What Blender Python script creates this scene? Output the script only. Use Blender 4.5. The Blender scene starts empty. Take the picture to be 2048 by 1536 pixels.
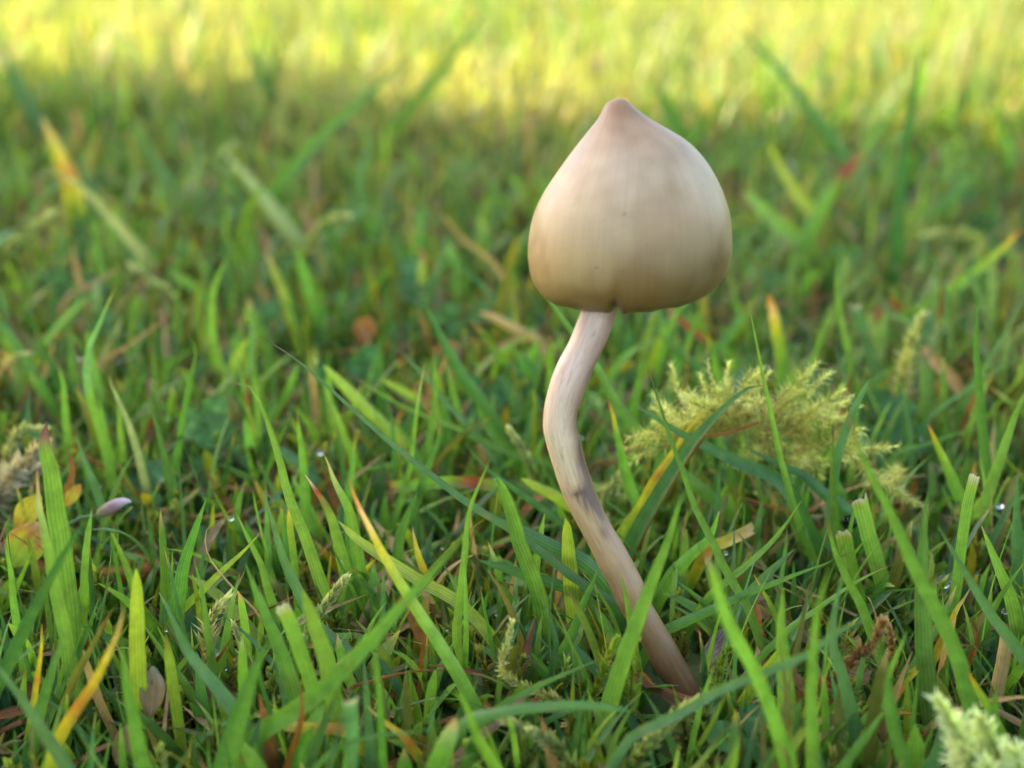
import bpy, math, random
import numpy as np
from mathutils import Vector

MM = 0.001
rng = np.random.default_rng(11)
random.seed(11)

# ------------------------------------------------------------------ camera, sky, sun, exposure
PW, PH = 2048.0, 1536.0
FPX = 2813.0                       # focal length in photograph pixels
PITCH = math.radians(21.0)
CAMH = 60.0                        # mm above the soil
SUN_AZ, SUN_EL = -76.0, 36.0       # degrees right of +Y, degrees up

scene = bpy.context.scene
COL = scene.collection
cam = bpy.data.cameras.new('camera')
cam_o = bpy.data.objects.new('camera', cam)
COL.objects.link(cam_o)
scene.camera = cam_o
cam.sensor_width = 36.0
cam.lens = FPX / PW * 36.0
cam.clip_start = 0.005
cam.clip_end = 200.0
cam_o.location = (0, 0, CAMH * MM)
cam_o.rotation_euler = (math.pi / 2 - PITCH, 0, 0)
cam.dof.use_dof = True
cam.dof.focus_distance = 0.1040
cam.dof.aperture_fstop = cam.lens / 1.9
cam.dof.aperture_blades = 0

world = bpy.data.worlds.new('World')
scene.world = world
world.use_nodes = True
wn = world.node_tree
sky = wn.nodes.new('ShaderNodeTexSky')
sky.sky_type = 'NISHITA'
sky.sun_disc = False
sky.sun_elevation = math.radians(SUN_EL)
sky.sun_rotation = math.radians(SUN_AZ)
sky.air_density = 1.0
sky.dust_density = 2.0
wn.links.new(sky.outputs[0], wn.nodes['Background'].inputs[0])
wn.nodes['Background'].inputs[1].default_value = 0.13

sun = bpy.data.lights.new('sun', 'SUN')
sun.energy = 4.2
sun.angle = math.radians(0.53)
sun.color = (1.0, 0.87, 0.66)
sun_o = bpy.data.objects.new('sun', sun)
COL.objects.link(sun_o)
az, el = math.radians(SUN_AZ), math.radians(SUN_EL)
to_sun = Vector((math.sin(az) * math.cos(el), math.cos(az) * math.cos(el), math.sin(el)))
sun_o.rotation_euler = (-to_sun).to_track_quat('-Z', 'Y').to_euler()
sun_o.location = to_sun * 20

vs = scene.view_settings
vs.view_transform = 'Standard'
vs.look = 'None'
vs.gamma = 1.0
vs.use_curve_mapping = False
vs.exposure = 2.52
vs.use_white_balance = True
vs.white_balance_temperature = 6900
vs.white_balance_tint = 10
scene.cycles.max_bounces = 8
scene.cycles.transparent_max_bounces = 8
scene.cycles.caustics_reflective = False
scene.cycles.caustics_refractive = False

# ------------------------------------------------------------------ photograph pixels to points
cp, sp = math.cos(PITCH), math.sin(PITCH)
RIGHT = np.array([1.0, 0, 0]); UP = np.array([0, sp, cp]); FWD = np.array([0, cp, -sp])
CAM = np.array([0, 0, CAMH])
CROPS = {'a': (0, 0, 2.0), 'b': (1024, 0, 2.0), 'c': (0, 512, 2.926), 'd': (600, 512, 2.926),
         'e': (1250, 512, 2.566), 'f': (0, 1000, 2.866), 'g': (600, 1000, 2.56), 'h': (1300, 1000, 2.738),
         'k': (1400, 980, 2.762), 'l': (0, 820, 3.84), 'm': (1280, 680, 3.531), 'z': (0, 0, 1.0)}

def full(crop, pts):
    ox, oy, s = CROPS[crop]
    return [(ox + x / s, oy + y / s) for x, y in pts]

def ray(px, py):
    return FWD + (px - PW / 2) / FPX * RIGHT + (PH / 2 - py) / FPX * UP

def hit_z(px, py, z):
    d = ray(px, py)
    return CAM + d * ((z - CAMH) / d[2])

def hit_plane(px, py, yb, k):
    """the point of a pixel's ray on the plane Y = yb + k Z (a plant leaning away by k)"""
    d = ray(px, py)
    return CAM + d * ((yb + k * CAMH) / (d[1] - k * d[2]))

def project(P):
    v = np.asarray(P) - CAM
    dep = v @ FWD
    return PW / 2 + FPX * (v @ RIGHT) / dep, PH / 2 - FPX * (v @ UP) / dep, dep

def spline(P, n):
    """Catmull-Rom through the points, n samples even in arc length"""
    P = np.asarray(P, float)
    if len(P) == 2:
        t = np.linspace(0, 1, n)[:, None]
        return P[0] * (1 - t) + P[1] * t
    Q = np.vstack([2 * P[0] - P[1], P, 2 * P[-1] - P[-2]])
    out = []
    for i in range(len(P) - 1):
        p0, p1, p2, p3 = Q[i:i + 4]
        t = np.linspace(0, 1, 12, endpoint=False)[:, None]
        out.append(0.5 * (2 * p1 + (p2 - p0) * t + (2 * p0 - 5 * p1 + 4 * p2 - p3) * t ** 2 + (3 * p1 - p0 - 3 * p2 + p3) * t ** 3))
    out = np.vstack(out + [P[-1:]])
    s = np.r_[0, np.cumsum(np.linalg.norm(np.diff(out, axis=0), axis=1))]
    u = np.linspace(0, s[-1], n)
    return np.stack([np.interp(u, s, out[:, j]) for j in range(out.shape[1])], 1)

def norm(v):
    return v / np.maximum(np.linalg.norm(v, axis=-1, keepdims=True), 1e-9)

# ------------------------------------------------------------------ mesh and object helpers
def mesh_np(name, V, F, mat, uv=None, col=None, smooth=True):
    """V (n,3) in millimetres, F a list of face arrays (quads and / or triangles)"""
    me = bpy.data.meshes.new(name)
    V = np.asarray(V, float) * MM
    me.vertices.add(len(V))
    me.vertices.foreach_set('co', V.ravel())
    loops = np.concatenate([np.asarray(f).ravel() for f in F])
    counts = np.concatenate([np.full(len(f), np.asarray(f).shape[1]) for f in F])
    me.loops.add(len(loops))
    me.loops.foreach_set('vertex_index', loops.astype(np.int32))
    me.polygons.add(len(counts))
    starts = np.r_[0, np.cumsum(counts)[:-1]]
    me.polygons.foreach_set('loop_start', starts.astype(np.int32))
    me.update(calc_edges=True)
    if smooth:
        me.polygons.foreach_set('use_smooth', np.ones(len(counts), bool))
    if uv is not None:
        l = me.uv_layers.new(name='UVMap')
        l.data.foreach_set('uv', np.asarray(uv)[loops].astype(np.float32).ravel())
    if col is not None:
        c = me.color_attributes.new('Col', 'FLOAT_COLOR', 'POINT')
        cc = np.ones((len(V), 4), np.float32); cc[:, :3] = col
        c.data.foreach_set('color', cc.ravel())
    me.materials.append(mat)
    me.validate()
    return me

def link(name, me, parent=None, loc=(0, 0, 0)):
    o = bpy.data.objects.new(name, me)
    COL.objects.link(o)
    o.location = loc
    if parent is not None:
        o.parent = parent
    return o

def tag(o, label=None, cat=None, group=None, kind=None):
    for k, v in (('label', label), ('category', cat), ('group', group), ('kind', kind)):
        if v:
            o[k] = v
    return o

def empty(name, loc_mm):
    return link(name, None, None, tuple(np.asarray(loc_mm) * MM))

class Acc:
    """collects pieces that end in one mesh"""
    def __init__(self): self.V, self.F3, self.F4, self.uv, self.col, self.n = [], [], [], [], [], 0
    def add(self, V, F, uv, col):
        F = np.asarray(F)
        (self.F4 if F.shape[1] == 4 else self.F3).append(F + self.n)
        self.V.append(V); self.uv.append(uv); self.col.append(col); self.n += len(V)
    def mesh(self, name, mat, origin=(0, 0, 0)):
        F = []
        if self.F4: F.append(np.vstack(self.F4))
        if self.F3: F.append(np.vstack(self.F3))
        return mesh_np(name, np.vstack(self.V) - np.asarray(origin), F, mat, np.vstack(self.uv), np.vstack(self.col))

# ------------------------------------------------------------------ materials
def new_mat(name):
    m = bpy.data.materials.new(name); m.use_nodes = True
    nt = m.node_tree; nt.nodes.clear()
    out = nt.nodes.new('ShaderNodeOutputMaterial')
    return m, nt, out

def N(nt, t, **kw):
    n = nt.nodes.new(t)
    for k, v in kw.items():
        if hasattr(n, k): setattr(n, k, v)
    return n

def math_node(nt, op, a, b=None, c=None):
    n = nt.nodes.new('ShaderNodeMath'); n.operation = op
    for i, v in enumerate((a, b, c)):
        if v is None: continue
        if hasattr(v, 'is_linked'): nt.links.new(v, n.inputs[i])
        else: n.inputs[i].default_value = v
    return n.outputs[0]

def mixc(nt, fac, a, b, blend='MIX'):
    n = nt.nodes.new('ShaderNodeMix'); n.data_type = 'RGBA'; n.blend_type = blend
    for sock, v in ((n.inputs[0], fac), (n.inputs[6], a), (n.inputs[7], b)):
        if hasattr(v, 'is_linked'): nt.links.new(v, sock)
        elif sock.type == 'VALUE': sock.default_value = v
        else: sock.default_value = (*v, 1)
    return n.outputs[2]

def noise(nt, vec, scale, detail=3.0, rough=0.55):
    n = nt.nodes.new('ShaderNodeTexNoise'); n.inputs['Scale'].default_value = scale
    n.inputs['Detail'].default_value = detail; n.inputs['Roughness'].default_value = rough
    if vec is not None: nt.links.new(vec, n.inputs['Vector'])
    return n.outputs['Fac']

def ramp(nt, fac, stops):
    n = nt.nodes.new('ShaderNodeValToRGB')
    e = n.color_ramp.elements
    while len(e) < len(stops): e.new(0.5)
    for i, (p, c) in enumerate(stops):
        e[i].position = p; e[i].color = (*c, 1) if len(c) == 3 else c
    nt.links.new(fac, n.inputs[0])
    return n.outputs[0]

def leaf_material(name, veins, translucent, rough, spec=0.4, vein_amt=0.3):
    """thin leaf: attribute colour, lengthwise veins, mottling, light passing through"""
    m, nt, out = new_mat(name)
    col = N(nt, 'ShaderNodeVertexColor', layer_name='Col').outputs[0]
    geo = N(nt, 'ShaderNodeNewGeometry').outputs['Position']
    uvn = N(nt, 'ShaderNodeUVMap', uv_map='UVMap').outputs[0]
    sep = N(nt, 'ShaderNodeSeparateXYZ'); nt.links.new(uvn, sep.inputs[0])
    mott = noise(nt, geo, 900.0, 4.0, 0.6)
    c = mixc(nt, 1.0, col, ramp(nt, mott, [(0.25, (0.72, 0.72, 0.72)), (0.75, (1.25, 1.25, 1.25))]), 'MULTIPLY')
    spots = noise(nt, geo, 420.0, 2.0)
    c = mixc(nt, math_node(nt, 'MULTIPLY', ramp(nt, spots, [(0.66, (0, 0, 0)), (0.76, (1, 1, 1))]), 0.35), c, (0.22, 0.17, 0.05))
    bump_h = mott
    if veins:
        w = math_node(nt, 'SINE', math_node(nt, 'MULTIPLY', sep.outputs[0], veins * math.tau))
        w = math_node(nt, 'MULTIPLY_ADD', w, 0.5, 0.5)
        keel = math_node(nt, 'LESS_THAN', math_node(nt, 'ABSOLUTE', math_node(nt, 'SUBTRACT', sep.outputs[0], 0.5)), 0.035)
        w2 = math_node(nt, 'MAXIMUM', w, keel)
        c = mixc(nt, math_node(nt, 'MULTIPLY', w2, vein_amt), c, mixc(nt, 1.0, c, (1.75, 1.6, 1.5), 'MULTIPLY'))
        bump_h = math_node(nt, 'ADD', math_node(nt, 'MULTIPLY', w, 1.0), math_node(nt, 'MULTIPLY', mott, 0.4))
    bmp = N(nt, 'ShaderNodeBump'); bmp.inputs['Strength'].default_value = 0.35; bmp.inputs['Distance'].default_value = 0.00006
    nt.links.new(bump_h, bmp.inputs['Height'])
    p = N(nt, 'ShaderNodeBsdfPrincipled')
    nt.links.new(c, p.inputs['Base Color'])
    p.inputs['Roughness'].default_value = rough
    p.inputs['Specular IOR Level'].default_value = spec
    nt.links.new(bmp.outputs[0], p.inputs['Normal'])
    t = N(nt, 'ShaderNodeBsdfTranslucent')
    nt.links.new(mixc(nt, 1.0, c, (1.4, 1.28, 0.62), 'MULTIPLY'), t.inputs[0])
    mx = N(nt, 'ShaderNodeMixShader'); mx.inputs[0].default_value = translucent
    nt.links.new(p.outputs[0], mx.inputs[1]); nt.links.new(t.outputs[0], mx.inputs[2])
    nt.links.new(mx.outputs[0], out.inputs[0])
    return m

M_BLADE = leaf_material('grass_leaf', 5, 0.42, 0.36, 0.5, 0.45)
M_TURF = leaf_material('turf_leaf', 4, 0.45, 0.45, 0.4, 0.25)
M_CLOVER = leaf_material('clover_leaf', 0, 0.28, 0.6, 0.25)
M_MOSS = leaf_material('moss_leaf', 0, 0.45, 0.6, 0.2)
M_DRY = leaf_material('dry_leaf', 4, 0.25, 0.7, 0.2, 0.2)

def soil_material():
    m, nt, out = new_mat('soil')
    geo = N(nt, 'ShaderNodeNewGeometry').outputs['Position']
    n1 = noise(nt, geo, 260.0, 6.0); n2 = noise(nt, geo, 9.0, 4.0)
    c = ramp(nt, n1, [(0.3, (0.018, 0.016, 0.008)), (0.5, (0.035, 0.045, 0.012)), (0.7, (0.06, 0.10, 0.02))])
    c = mixc(nt, math_node(nt, 'MULTIPLY', n2, 0.5), c, (0.06, 0.13, 0.02))
    b = N(nt, 'ShaderNodeBump'); b.inputs['Strength'].default_value = 0.8; b.inputs['Distance'].default_value = 0.001
    nt.links.new(n1, b.inputs['Height'])
    p = N(nt, 'ShaderNodeBsdfPrincipled'); p.inputs['Roughness'].default_value = 0.9
    nt.links.new(c, p.inputs['Base Color']); nt.links.new(b.outputs[0], p.inputs['Normal'])
    nt.links.new(p.outputs[0], out.inputs[0])
    return m

def water_material():
    m, nt, out = new_mat('dew_water')
    p = N(nt, 'ShaderNodeBsdfPrincipled')
    p.inputs['Base Color'].default_value = (1, 1, 1, 1); p.inputs['Roughness'].default_value = 0.0
    p.inputs['IOR'].default_value = 1.33; p.inputs['Transmission Weight'].default_value = 1.0
    nt.links.new(p.outputs[0], out.inputs[0])
    return m

def cap_material():
    m, nt, out = new_mat('mushroom_cap_skin')
    col = N(nt, 'ShaderNodeVertexColor', layer_name='Col').outputs[0]
    uvn = N(nt, 'ShaderNodeUVMap', uv_map='UVMap').outputs[0]
    geo = N(nt, 'ShaderNodeNewGeometry').outputs['Position']
    mp = N(nt, 'ShaderNodeMapping'); mp.inputs['Scale'].default_value = (170, 3.0, 1)
    nt.links.new(uvn, mp.inputs[0])
    fib = noise(nt, mp.outputs[0], 1.0, 3.0)
    mp2 = N(nt, 'ShaderNodeMapping'); mp2.inputs['Scale'].default_value = (24, 1.6, 1)
    nt.links.new(uvn, mp2.inputs[0])
    broad = noise(nt, mp2.outputs[0], 1.0, 2.0)
    fine = noise(nt, geo, 2600.0, 3.0)
    patch = noise(nt, geo, 210.0, 2.0)
    c = mixc(nt, 1.0, col, ramp(nt, fib, [(0.25, (0.94, 0.93, 0.91)), (0.75, (1.06, 1.06, 1.06))]), 'MULTIPLY')
    c = mixc(nt, 1.0, c, ramp(nt, broad, [(0.3, (0.94, 0.92, 0.89)), (0.7, (1.05, 1.05, 1.06))]), 'MULTIPLY')
    c = mixc(nt, 1.0, c, ramp(nt, patch, [(0.36, (0.78, 0.70, 0.60)), (0.5, (1.0, 0.98, 0.95)), (0.62, (1.12, 1.13, 1.18))]), 'MULTIPLY')
    c = mixc(nt, 1.0, c, ramp(nt, fine, [(0.3, (0.98, 0.98, 0.97)), (0.7, (1.02, 1.02, 1.02))]), 'MULTIPLY')
    speck = noise(nt, geo, 1300.0, 1.0)
    c = mixc(nt, math_node(nt, 'MULTIPLY', ramp(nt, speck, [(0.74, (0, 0, 0)), (0.79, (1, 1, 1))]), 0.5), c, (0.18, 0.11, 0.06))
    b = N(nt, 'ShaderNodeBump'); b.inputs['Strength'].default_value = 0.22; b.inputs['Distance'].default_value = 0.00012
    nt.links.new(math_node(nt, 'ADD', fib, math_node(nt, 'MULTIPLY', fine, 0.5)), b.inputs['Height'])
    p = N(nt, 'ShaderNodeBsdfPrincipled')
    nt.links.new(c, p.inputs['Base Color']); nt.links.new(b.outputs[0], p.inputs['Normal'])
    nt.links.new(ramp(nt, patch, [(0.35, (0.40,) * 3), (0.65, (0.58,) * 3)]), p.inputs['Roughness'])
    p.inputs['Specular IOR Level'].default_value = 0.5
    p.inputs['Subsurface Weight'].default_value = 0.25
    p.inputs['Subsurface Radius'].default_value = (1.0, 0.6, 0.3)
    p.inputs['Subsurface Scale'].default_value = 0.0012
    nt.links.new(p.outputs[0], out.inputs[0])
    return m

def stem_material():
    m, nt, out = new_mat('mushroom_stem_skin')
    col = N(nt, 'ShaderNodeVertexColor', layer_name='Col').outputs[0]
    uvn = N(nt, 'ShaderNodeUVMap', uv_map='UVMap').outputs[0]
    geo = N(nt, 'ShaderNodeNewGeometry').outputs['Position']
    mp = N(nt, 'ShaderNodeMapping'); mp.inputs['Scale'].default_value = (38, 16, 1)
    nt.links.new(uvn, mp.inputs[0])
    fib = noise(nt, mp.outputs[0], 1.0, 5.0, 0.65)
    mp2 = N(nt, 'ShaderNodeMapping'); mp2.inputs['Scale'].default_value = (26, 30, 1)
    nt.links.new(uvn, mp2.inputs[0])
    fleck = noise(nt, mp2.outputs[0], 1.0, 3.0)
    c = mixc(nt, 1.0, col, ramp(nt, fib, [(0.25, (0.82, 0.77, 0.74)), (0.5, (1, 1, 1)), (0.75, (1.14, 1.15, 1.16))]), 'MULTIPLY')
    c = mixc(nt, math_node(nt, 'MULTIPLY', ramp(nt, fleck, [(0.55, (0, 0, 0)), (0.74, (1, 1, 1))]), 0.38), c, (0.20, 0.11, 0.08))
    b = N(nt, 'ShaderNodeBump'); b.inputs['Strength'].default_value = 0.4; b.inputs['Distance'].default_value = 0.0001
    nt.links.new(fib, b.inputs['Height'])
    p = N(nt, 'ShaderNodeBsdfPrincipled')
    nt.links.new(c, p.inputs['Base Color']); nt.links.new(b.outputs[0], p.inputs['Normal'])
    p.inputs['Roughness'].default_value = 0.36
    p.inputs['Specular IOR Level'].default_value = 0.6
    p.inputs['Subsurface Weight'].default_value = 0.15
    p.inputs['Subsurface Radius'].default_value = (1.0, 0.6, 0.35)
    p.inputs['Subsurface Scale'].default_value = 0.0006
    nt.links.new(p.outputs[0], out.inputs[0])
    return m

def plain_material(name, c1, c2, scale, rough):
    m, nt, out = new_mat(name)
    geo = N(nt, 'ShaderNodeNewGeometry').outputs['Position']
    p = N(nt, 'ShaderNodeBsdfPrincipled'); p.inputs['Roughness'].default_value = rough
    nt.links.new(ramp(nt, noise(nt, geo, scale, 4.0), [(0.3, c1), (0.7, c2)]), p.inputs['Base Color'])
    nt.links.new(p.outputs[0], out.inputs[0])
    return m

M_SOIL = soil_material(); M_WATER = water_material(); M_CAP = cap_material(); M_STEM = stem_material()
M_GILL = plain_material('gill_tissue', (0.10, 0.06, 0.05), (0.16, 0.10, 0.08), 900, 0.8)
M_BARK = plain_material('added_hedge_bark', (0.06, 0.045, 0.03), (0.12, 0.09, 0.06), 30, 0.9)
M_HEDGE = plain_material('added_hedge_leaf', (0.03, 0.06, 0.015), (0.07, 0.12, 0.03), 25, 0.6)

# ------------------------------------------------------------------ ground, one sheet to the horizon
def ground_height(x, y):
    return (0.7 * np.sin(x * 0.11 + 1.3) * np.sin(y * 0.09 + 0.4) + 0.5 * np.sin(x * 0.31 + y * 0.17) + 0.3 * np.sin(y * 0.43 - x * 0.21 + 2)) * np.exp(-((x ** 2 + (y - 120) ** 2) / 900.0 ** 2)) - 0.6

s = np.linspace(-1, 1, 141)
ax = np.sign(s) * (np.abs(s) * 300 + np.abs(s) ** 9 * 60000)
gx, gy = np.meshgrid(ax, ax + 130)
gz = ground_height(gx, gy)
n = len(ax)
idx = np.arange(n * n).reshape(n, n)
GF = np.stack([idx[:-1, :-1], idx[:-1, 1:], idx[1:, 1:], idx[1:, :-1]], -1).reshape(-1, 4)
g_o = link('ground', mesh_np('ground', np.stack([gx, gy, gz], -1).reshape(-1, 3), [GF], M_SOIL))
tag(g_o, kind='structure')

# ------------------------------------------------------------------ blades
GREEN = np.array([0.086, 0.205, 0.036]); DEEP = np.array([0.048, 0.135, 0.030]); BRIGHT = np.array([0.140, 0.285, 0.038])
BLUE = np.array([0.072, 0.165, 0.056]); LIME = np.array([0.24, 0.34, 0.035]); YEL = np.array([0.50, 0.40, 0.03])
ORA = np.array([0.56, 0.23, 0.035]); TAN = np.array([0.46, 0.30, 0.13]); BRN = np.array([0.22, 0.095, 0.035])
PUR = np.array([0.15, 0.065, 0.075]); PALE = np.array([0.30, 0.38, 0.14]); GREY = np.array([0.38, 0.36, 0.26])
RED = np.array([0.30, 0.06, 0.035]); OLIVE = np.array([0.15, 0.16, 0.03])
STY = {
    'green': [(0, GREEN), (1, GREEN)], 'bright': [(0, GREEN), (0.3, BRIGHT), (1, BRIGHT)], 'deep': [(0, DEEP), (1, DEEP * 1.1)],
    'blue': [(0, BLUE), (1, BLUE * 1.15)], 'lime': [(0, BRIGHT), (0.6, LIME), (1, LIME * 1.1)],
    'purple': [(0, GREEN), (0.9, BRIGHT), (0.955, PUR), (1, PUR * 0.8)], 'bluepurple': [(0, BLUE), (0.93, BLUE * 1.2), (0.97, PUR), (1, PUR)],
    'tan': [(0, GREEN), (0.78, BRIGHT), (0.9, PALE), (0.96, TAN), (1, TAN)], 'brown': [(0, GREEN), (0.9, BRIGHT), (0.96, BRN), (1, BRN)],
    'orange': [(0, GREEN), (0.65, BRIGHT), (0.84, LIME), (0.91, YEL * 0.9), (0.955, ORA), (1, BRN)],
    'bigorange': [(0, GREEN), (0.5, BRIGHT), (0.68, LIME), (0.80, YEL), (0.88, TAN * 1.3), (0.94, ORA), (1, BRN)],
    'redorange': [(0, GREEN), (0.8, BRIGHT), (0.89, YEL), (0.935, ORA), (0.97, RED), (1, np.array([.1, .09, .08]))],
    'red': [(0, GREEN), (0.72, BRIGHT), (0.84, OLIVE), (0.9, RED * 0.8), (0.96, GREY), (1, GREY)],
    'yellow': [(0, LIME), (0.35, LIME * 1.15), (0.6, YEL * 0.85), (0.66, ORA * 0.8), (0.72, YEL), (1, YEL * 1.05)],
    'gold': [(0, LIME * 0.8), (0.3, LIME), (0.5, YEL * 0.8), (0.6, ORA * 0.7), (0.75, YEL * 0.9), (1, TAN)],
    'olive': [(0, OLIVE), (0.8, OLIVE), (0.9, BRN), (1, OLIVE)], 'straw': [(0, TAN * 0.8), (1, TAN)], 'rust': [(0, BRN), (0.6, ORA * 0.5), (1, BRN)],
    'cut': [(0, GREEN), (0.4, BRIGHT), (0.92, BRIGHT * 1.2), (0.965, LIME), (0.985, PALE), (1, GREY * 1.1)], 'pale': [(0, PALE * 0.7), (1, PALE)],
    'bluetip': [(0, GREEN), (0.55, BRIGHT * 0.8), (0.62, BLUE * 1.5), (0.93, BLUE * 1.5), (0.97, ORA * 0.7), (1, BRN)],
    'greycut': [(0, BLUE), (0.95, BLUE * 1.3), (1, GREY)],
    'spotted': [(0, GREEN), (0.52, BRIGHT), (0.6, RED * 0.7), (0.66, BRN), (0.72, BRIGHT), (0.97, BRIGHT), (1, BRN)],
    'redstreak': [(0, BRIGHT), (0.5, BRIGHT), (0.62, OLIVE), (0.72, RED), (0.85, RED), (1, OLIVE)],
}

def grad(style, t, jit=0.0):
    st = STY[style]
    ts = [a for a, _ in st]
    c = np.stack([np.interp(t, ts, [b[j] for _, b in st]) for j in range(3)], 1)
    if jit:
        c = c * (1 + rng.normal(0, jit)) * (1 + rng.normal(0, jit * 0.5, 3))
    return np.clip(c, 0.004, 0.9)

def blade_arrays(P, width, style, tip='point', nseg=16, fold=0.35, phi=0.0, twist=0.0, face=None, jit=0.08):
    """P spline points base to tip in mm; width in mm; an open V-shaped strip with five points across"""
    C = spline(P, nseg + 1)
    T = norm(np.gradient(C, axis=0))
    V = norm(CAM - C) if face is None else np.broadcast_to(face, C.shape)
    S = norm(np.cross(T, V)); Nn = norm(np.cross(S, T))
    t = np.linspace(0, 1, nseg + 1)
    a = (phi + twist * (t - 0.3))[:, None]
    S, Nn = S * np.cos(a) + Nn * np.sin(a), Nn * np.cos(a) - S * np.sin(a)
    if tip == 'point':
        w = (0.72 + 0.28 * np.clip(t / 0.25, 0, 1)) * np.clip(1 - t ** 2.3, 0, 1) ** 0.85
    elif tip == 'round':
        w = (0.78 + 0.22 * np.clip(t / 0.25, 0, 1)) * np.clip(1 - t ** 6, 0, 1) ** 0.55
    elif tip == 'long':
        w = (0.8 + 0.2 * np.clip(t / 0.2, 0, 1)) * np.clip(1 - t ** 1.5, 0, 1) ** 0.8
    else:
        w = 0.8 + 0.2 * np.clip(t / 0.25, 0, 1)
    w = np.maximum(w, 0.03) * width * 0.5
    u = np.array([-1, -0.5, 0, 0.5, 1.0])
    prof = fold * (np.abs(u) - 0.35 * (1 - np.abs(np.abs(u) - 0.5) * 2) * 0.3)
    X = C[:, None] + S[:, None] * (u[None, :, None] * w[:, None, None]) + Nn[:, None] * (prof[None, :, None] * w[:, None, None])
    wob = rng.normal(0, 0.03, (nseg + 1, 1, 1)) * w[:, None, None]
    X = X + S[:, None] * wob
    if tip == 'cut':
        X[-1] += T[-1] * rng.uniform(-0.28, 0.2, 5)[:, None] * width
    nv = nseg + 1
    idx = np.arange(nv * 5).reshape(nv, 5)
    F = np.stack([idx[:-1, :-1], idx[:-1, 1:], idx[1:, 1:], idx[1:, :-1]], -1).reshape(-1, 4)
    uv = np.stack(np.broadcast_arrays((u[None] * 0.5 + 0.5), t[:, None]), -1).reshape(-1, 2)
    col = np.repeat(grad(style, t, jit), 5, 0)
    return X.reshape(-1, 3), F, uv, col

BLADES = 'grass blades standing out of the lawn'

def trace(crop, pts, w, k=0.0, hb=5.0, g=None):
    """pixels (base first) of one leaf -> points in mm standing on the soil, and its width in mm"""
    q = full(crop, pts)
    if g is None:
        b = hit_z(q[0][0], q[0][1], hb)
    else:
        b = hit_z(q[0][0], g, 0.0)
    yb = b[1] - k * b[2]
    P = [hit_plane(x, y, yb, k) for x, y in q]
    dep = (P[len(P) // 2] - CAM) @ FWD
    wid = w / CROPS[crop][2] * dep / FPX
    d = P[0] - P[1]
    d = d / np.linalg.norm(d)
    if P[0][2] > 0.3:                                   # on down to the soil, bending upright
        z0 = P[0][2]
        hd = d[:2] / max(np.linalg.norm(d[:2]), 1e-6) * min(0.45 * z0, np.linalg.norm(d[:2]) / max(-d[2], 0.3) * z0)
        P = [np.array([P[0][0] + hd[0] * f, P[0][1] + hd[1] * f, z0 + (-1.2 - z0) * zf]) for f, zf in ((1.0, 1.0), (0.62, 0.5))] + P
    return P, wid

def blade(crop, pts, w, style, label, tip='point', k=0.0, hb=5.0, g=None, fold=0.35, mat=None, name='grass_blade', cat='grass blade', group=BLADES):
    P, wid = trace(crop, pts, w, k, hb, g)
    X, F, uv, col = blade_arrays(P, wid, style, tip, 20, fold * rng.choice([-1, 1]), rng.uniform(-0.35, 0.35), rng.uniform(-0.5, 0.5))
    o0 = X[:5].mean(0)
    me = mesh_np(name, X - o0, [F], mat or M_BLADE, uv, col)
    o = link(name, me, None, tuple(o0 * MM))
    return tag(o, label, cat, group)

# ------------------------------------------------------------------ the mushroom
MUSH_K = 0.12
mb = hit_z(1380, 1408, 0.0)
MYB = mb[1]
def mpt(px, py): return hit_plane(px, py, MYB, MUSH_K)

mush = empty('mushroom', mb)
tag(mush, 'tan bell-capped mushroom with nippled top on a pale curved stem', 'mushroom')

STEM = [(1412, 1470, 74), (1394, 1435, 73), (1377, 1400, 71), (1361, 1365, 71), (1336.5, 1325, 71), (1314.5, 1284, 68), (1290, 1244, 70), (1267, 1204, 70), (1250, 1163, 72), (1228.5, 1123, 74),
        (1206.5, 1082, 69), (1184.5, 1042, 68), (1165, 1002, 69), (1149, 961, 69), (1136, 921, 67), (1125.5, 881, 70), (1119.5, 853, 68), (1122.5, 814, 69),
        (1134.5, 775, 76), (1150, 736, 78), (1169, 697, 75), (1186, 658, 77), (1201, 618, 73), (1216, 580, 71), (1232, 540, 69), (1246, 500, 64), (1254, 460, 58)]
sc_ = spline([(a, b) for a, b, _ in STEM], 110)
sw = spline([(b, w) for _, b, w in STEM], 400)
ctr = np.array([mpt(a, b) for a, b in sc_])
# the stem also sways a little in depth, so it is curved seen from the side too
v_ = np.linspace(0, 1, len(ctr))
dimg = norm(np.gradient(sc_, axis=0))
wpx = np.interp(-sc_[:, 1], -sw[:, 0], sw[:, 1]) * np.abs(dimg[:, 1])
dep = (ctr - CAM) @ FWD
rad = wpx * 0.5 * dep / FPX
T = norm(np.gradient(ctr, axis=0))
S = norm(np.cross(T, np.array([0.0, -1.0, 0.15]))); B = norm(np.cross(S, T))
NA = 40
th = np.linspace(0, 2 * math.pi, NA + 1)
rr = 1 + 0.015 * np.sin(3 * th[None] + 5 * v_[:, None]) + 0.004 * np.sin(7 * th[None] - 9 * v_[:, None]) + 0.012 * np.sin(2 * th[None] + 37 * v_[:, None])
dth = ((th[None] - (-1.15 + 0.35 * v_[:, None]) + math.pi) % (2 * math.pi)) - math.pi
rr = rr - 0.07 * np.exp(-(dth / 0.10) ** 2) * np.clip((0.17 - v_[:, None]) / 0.05, 0, 1)      # crease near the foot
X = ctr[:, None] + (S[:, None] * np.cos(th)[None, :, None] - B[:, None] * np.sin(th)[None, :, None]) * (rad[:, None] * rr)[:, :, None]
vv = v_[:, None] + 0 * th[None]; uu = th[None] / (2 * math.pi) + 0 * v_[:, None]
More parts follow.
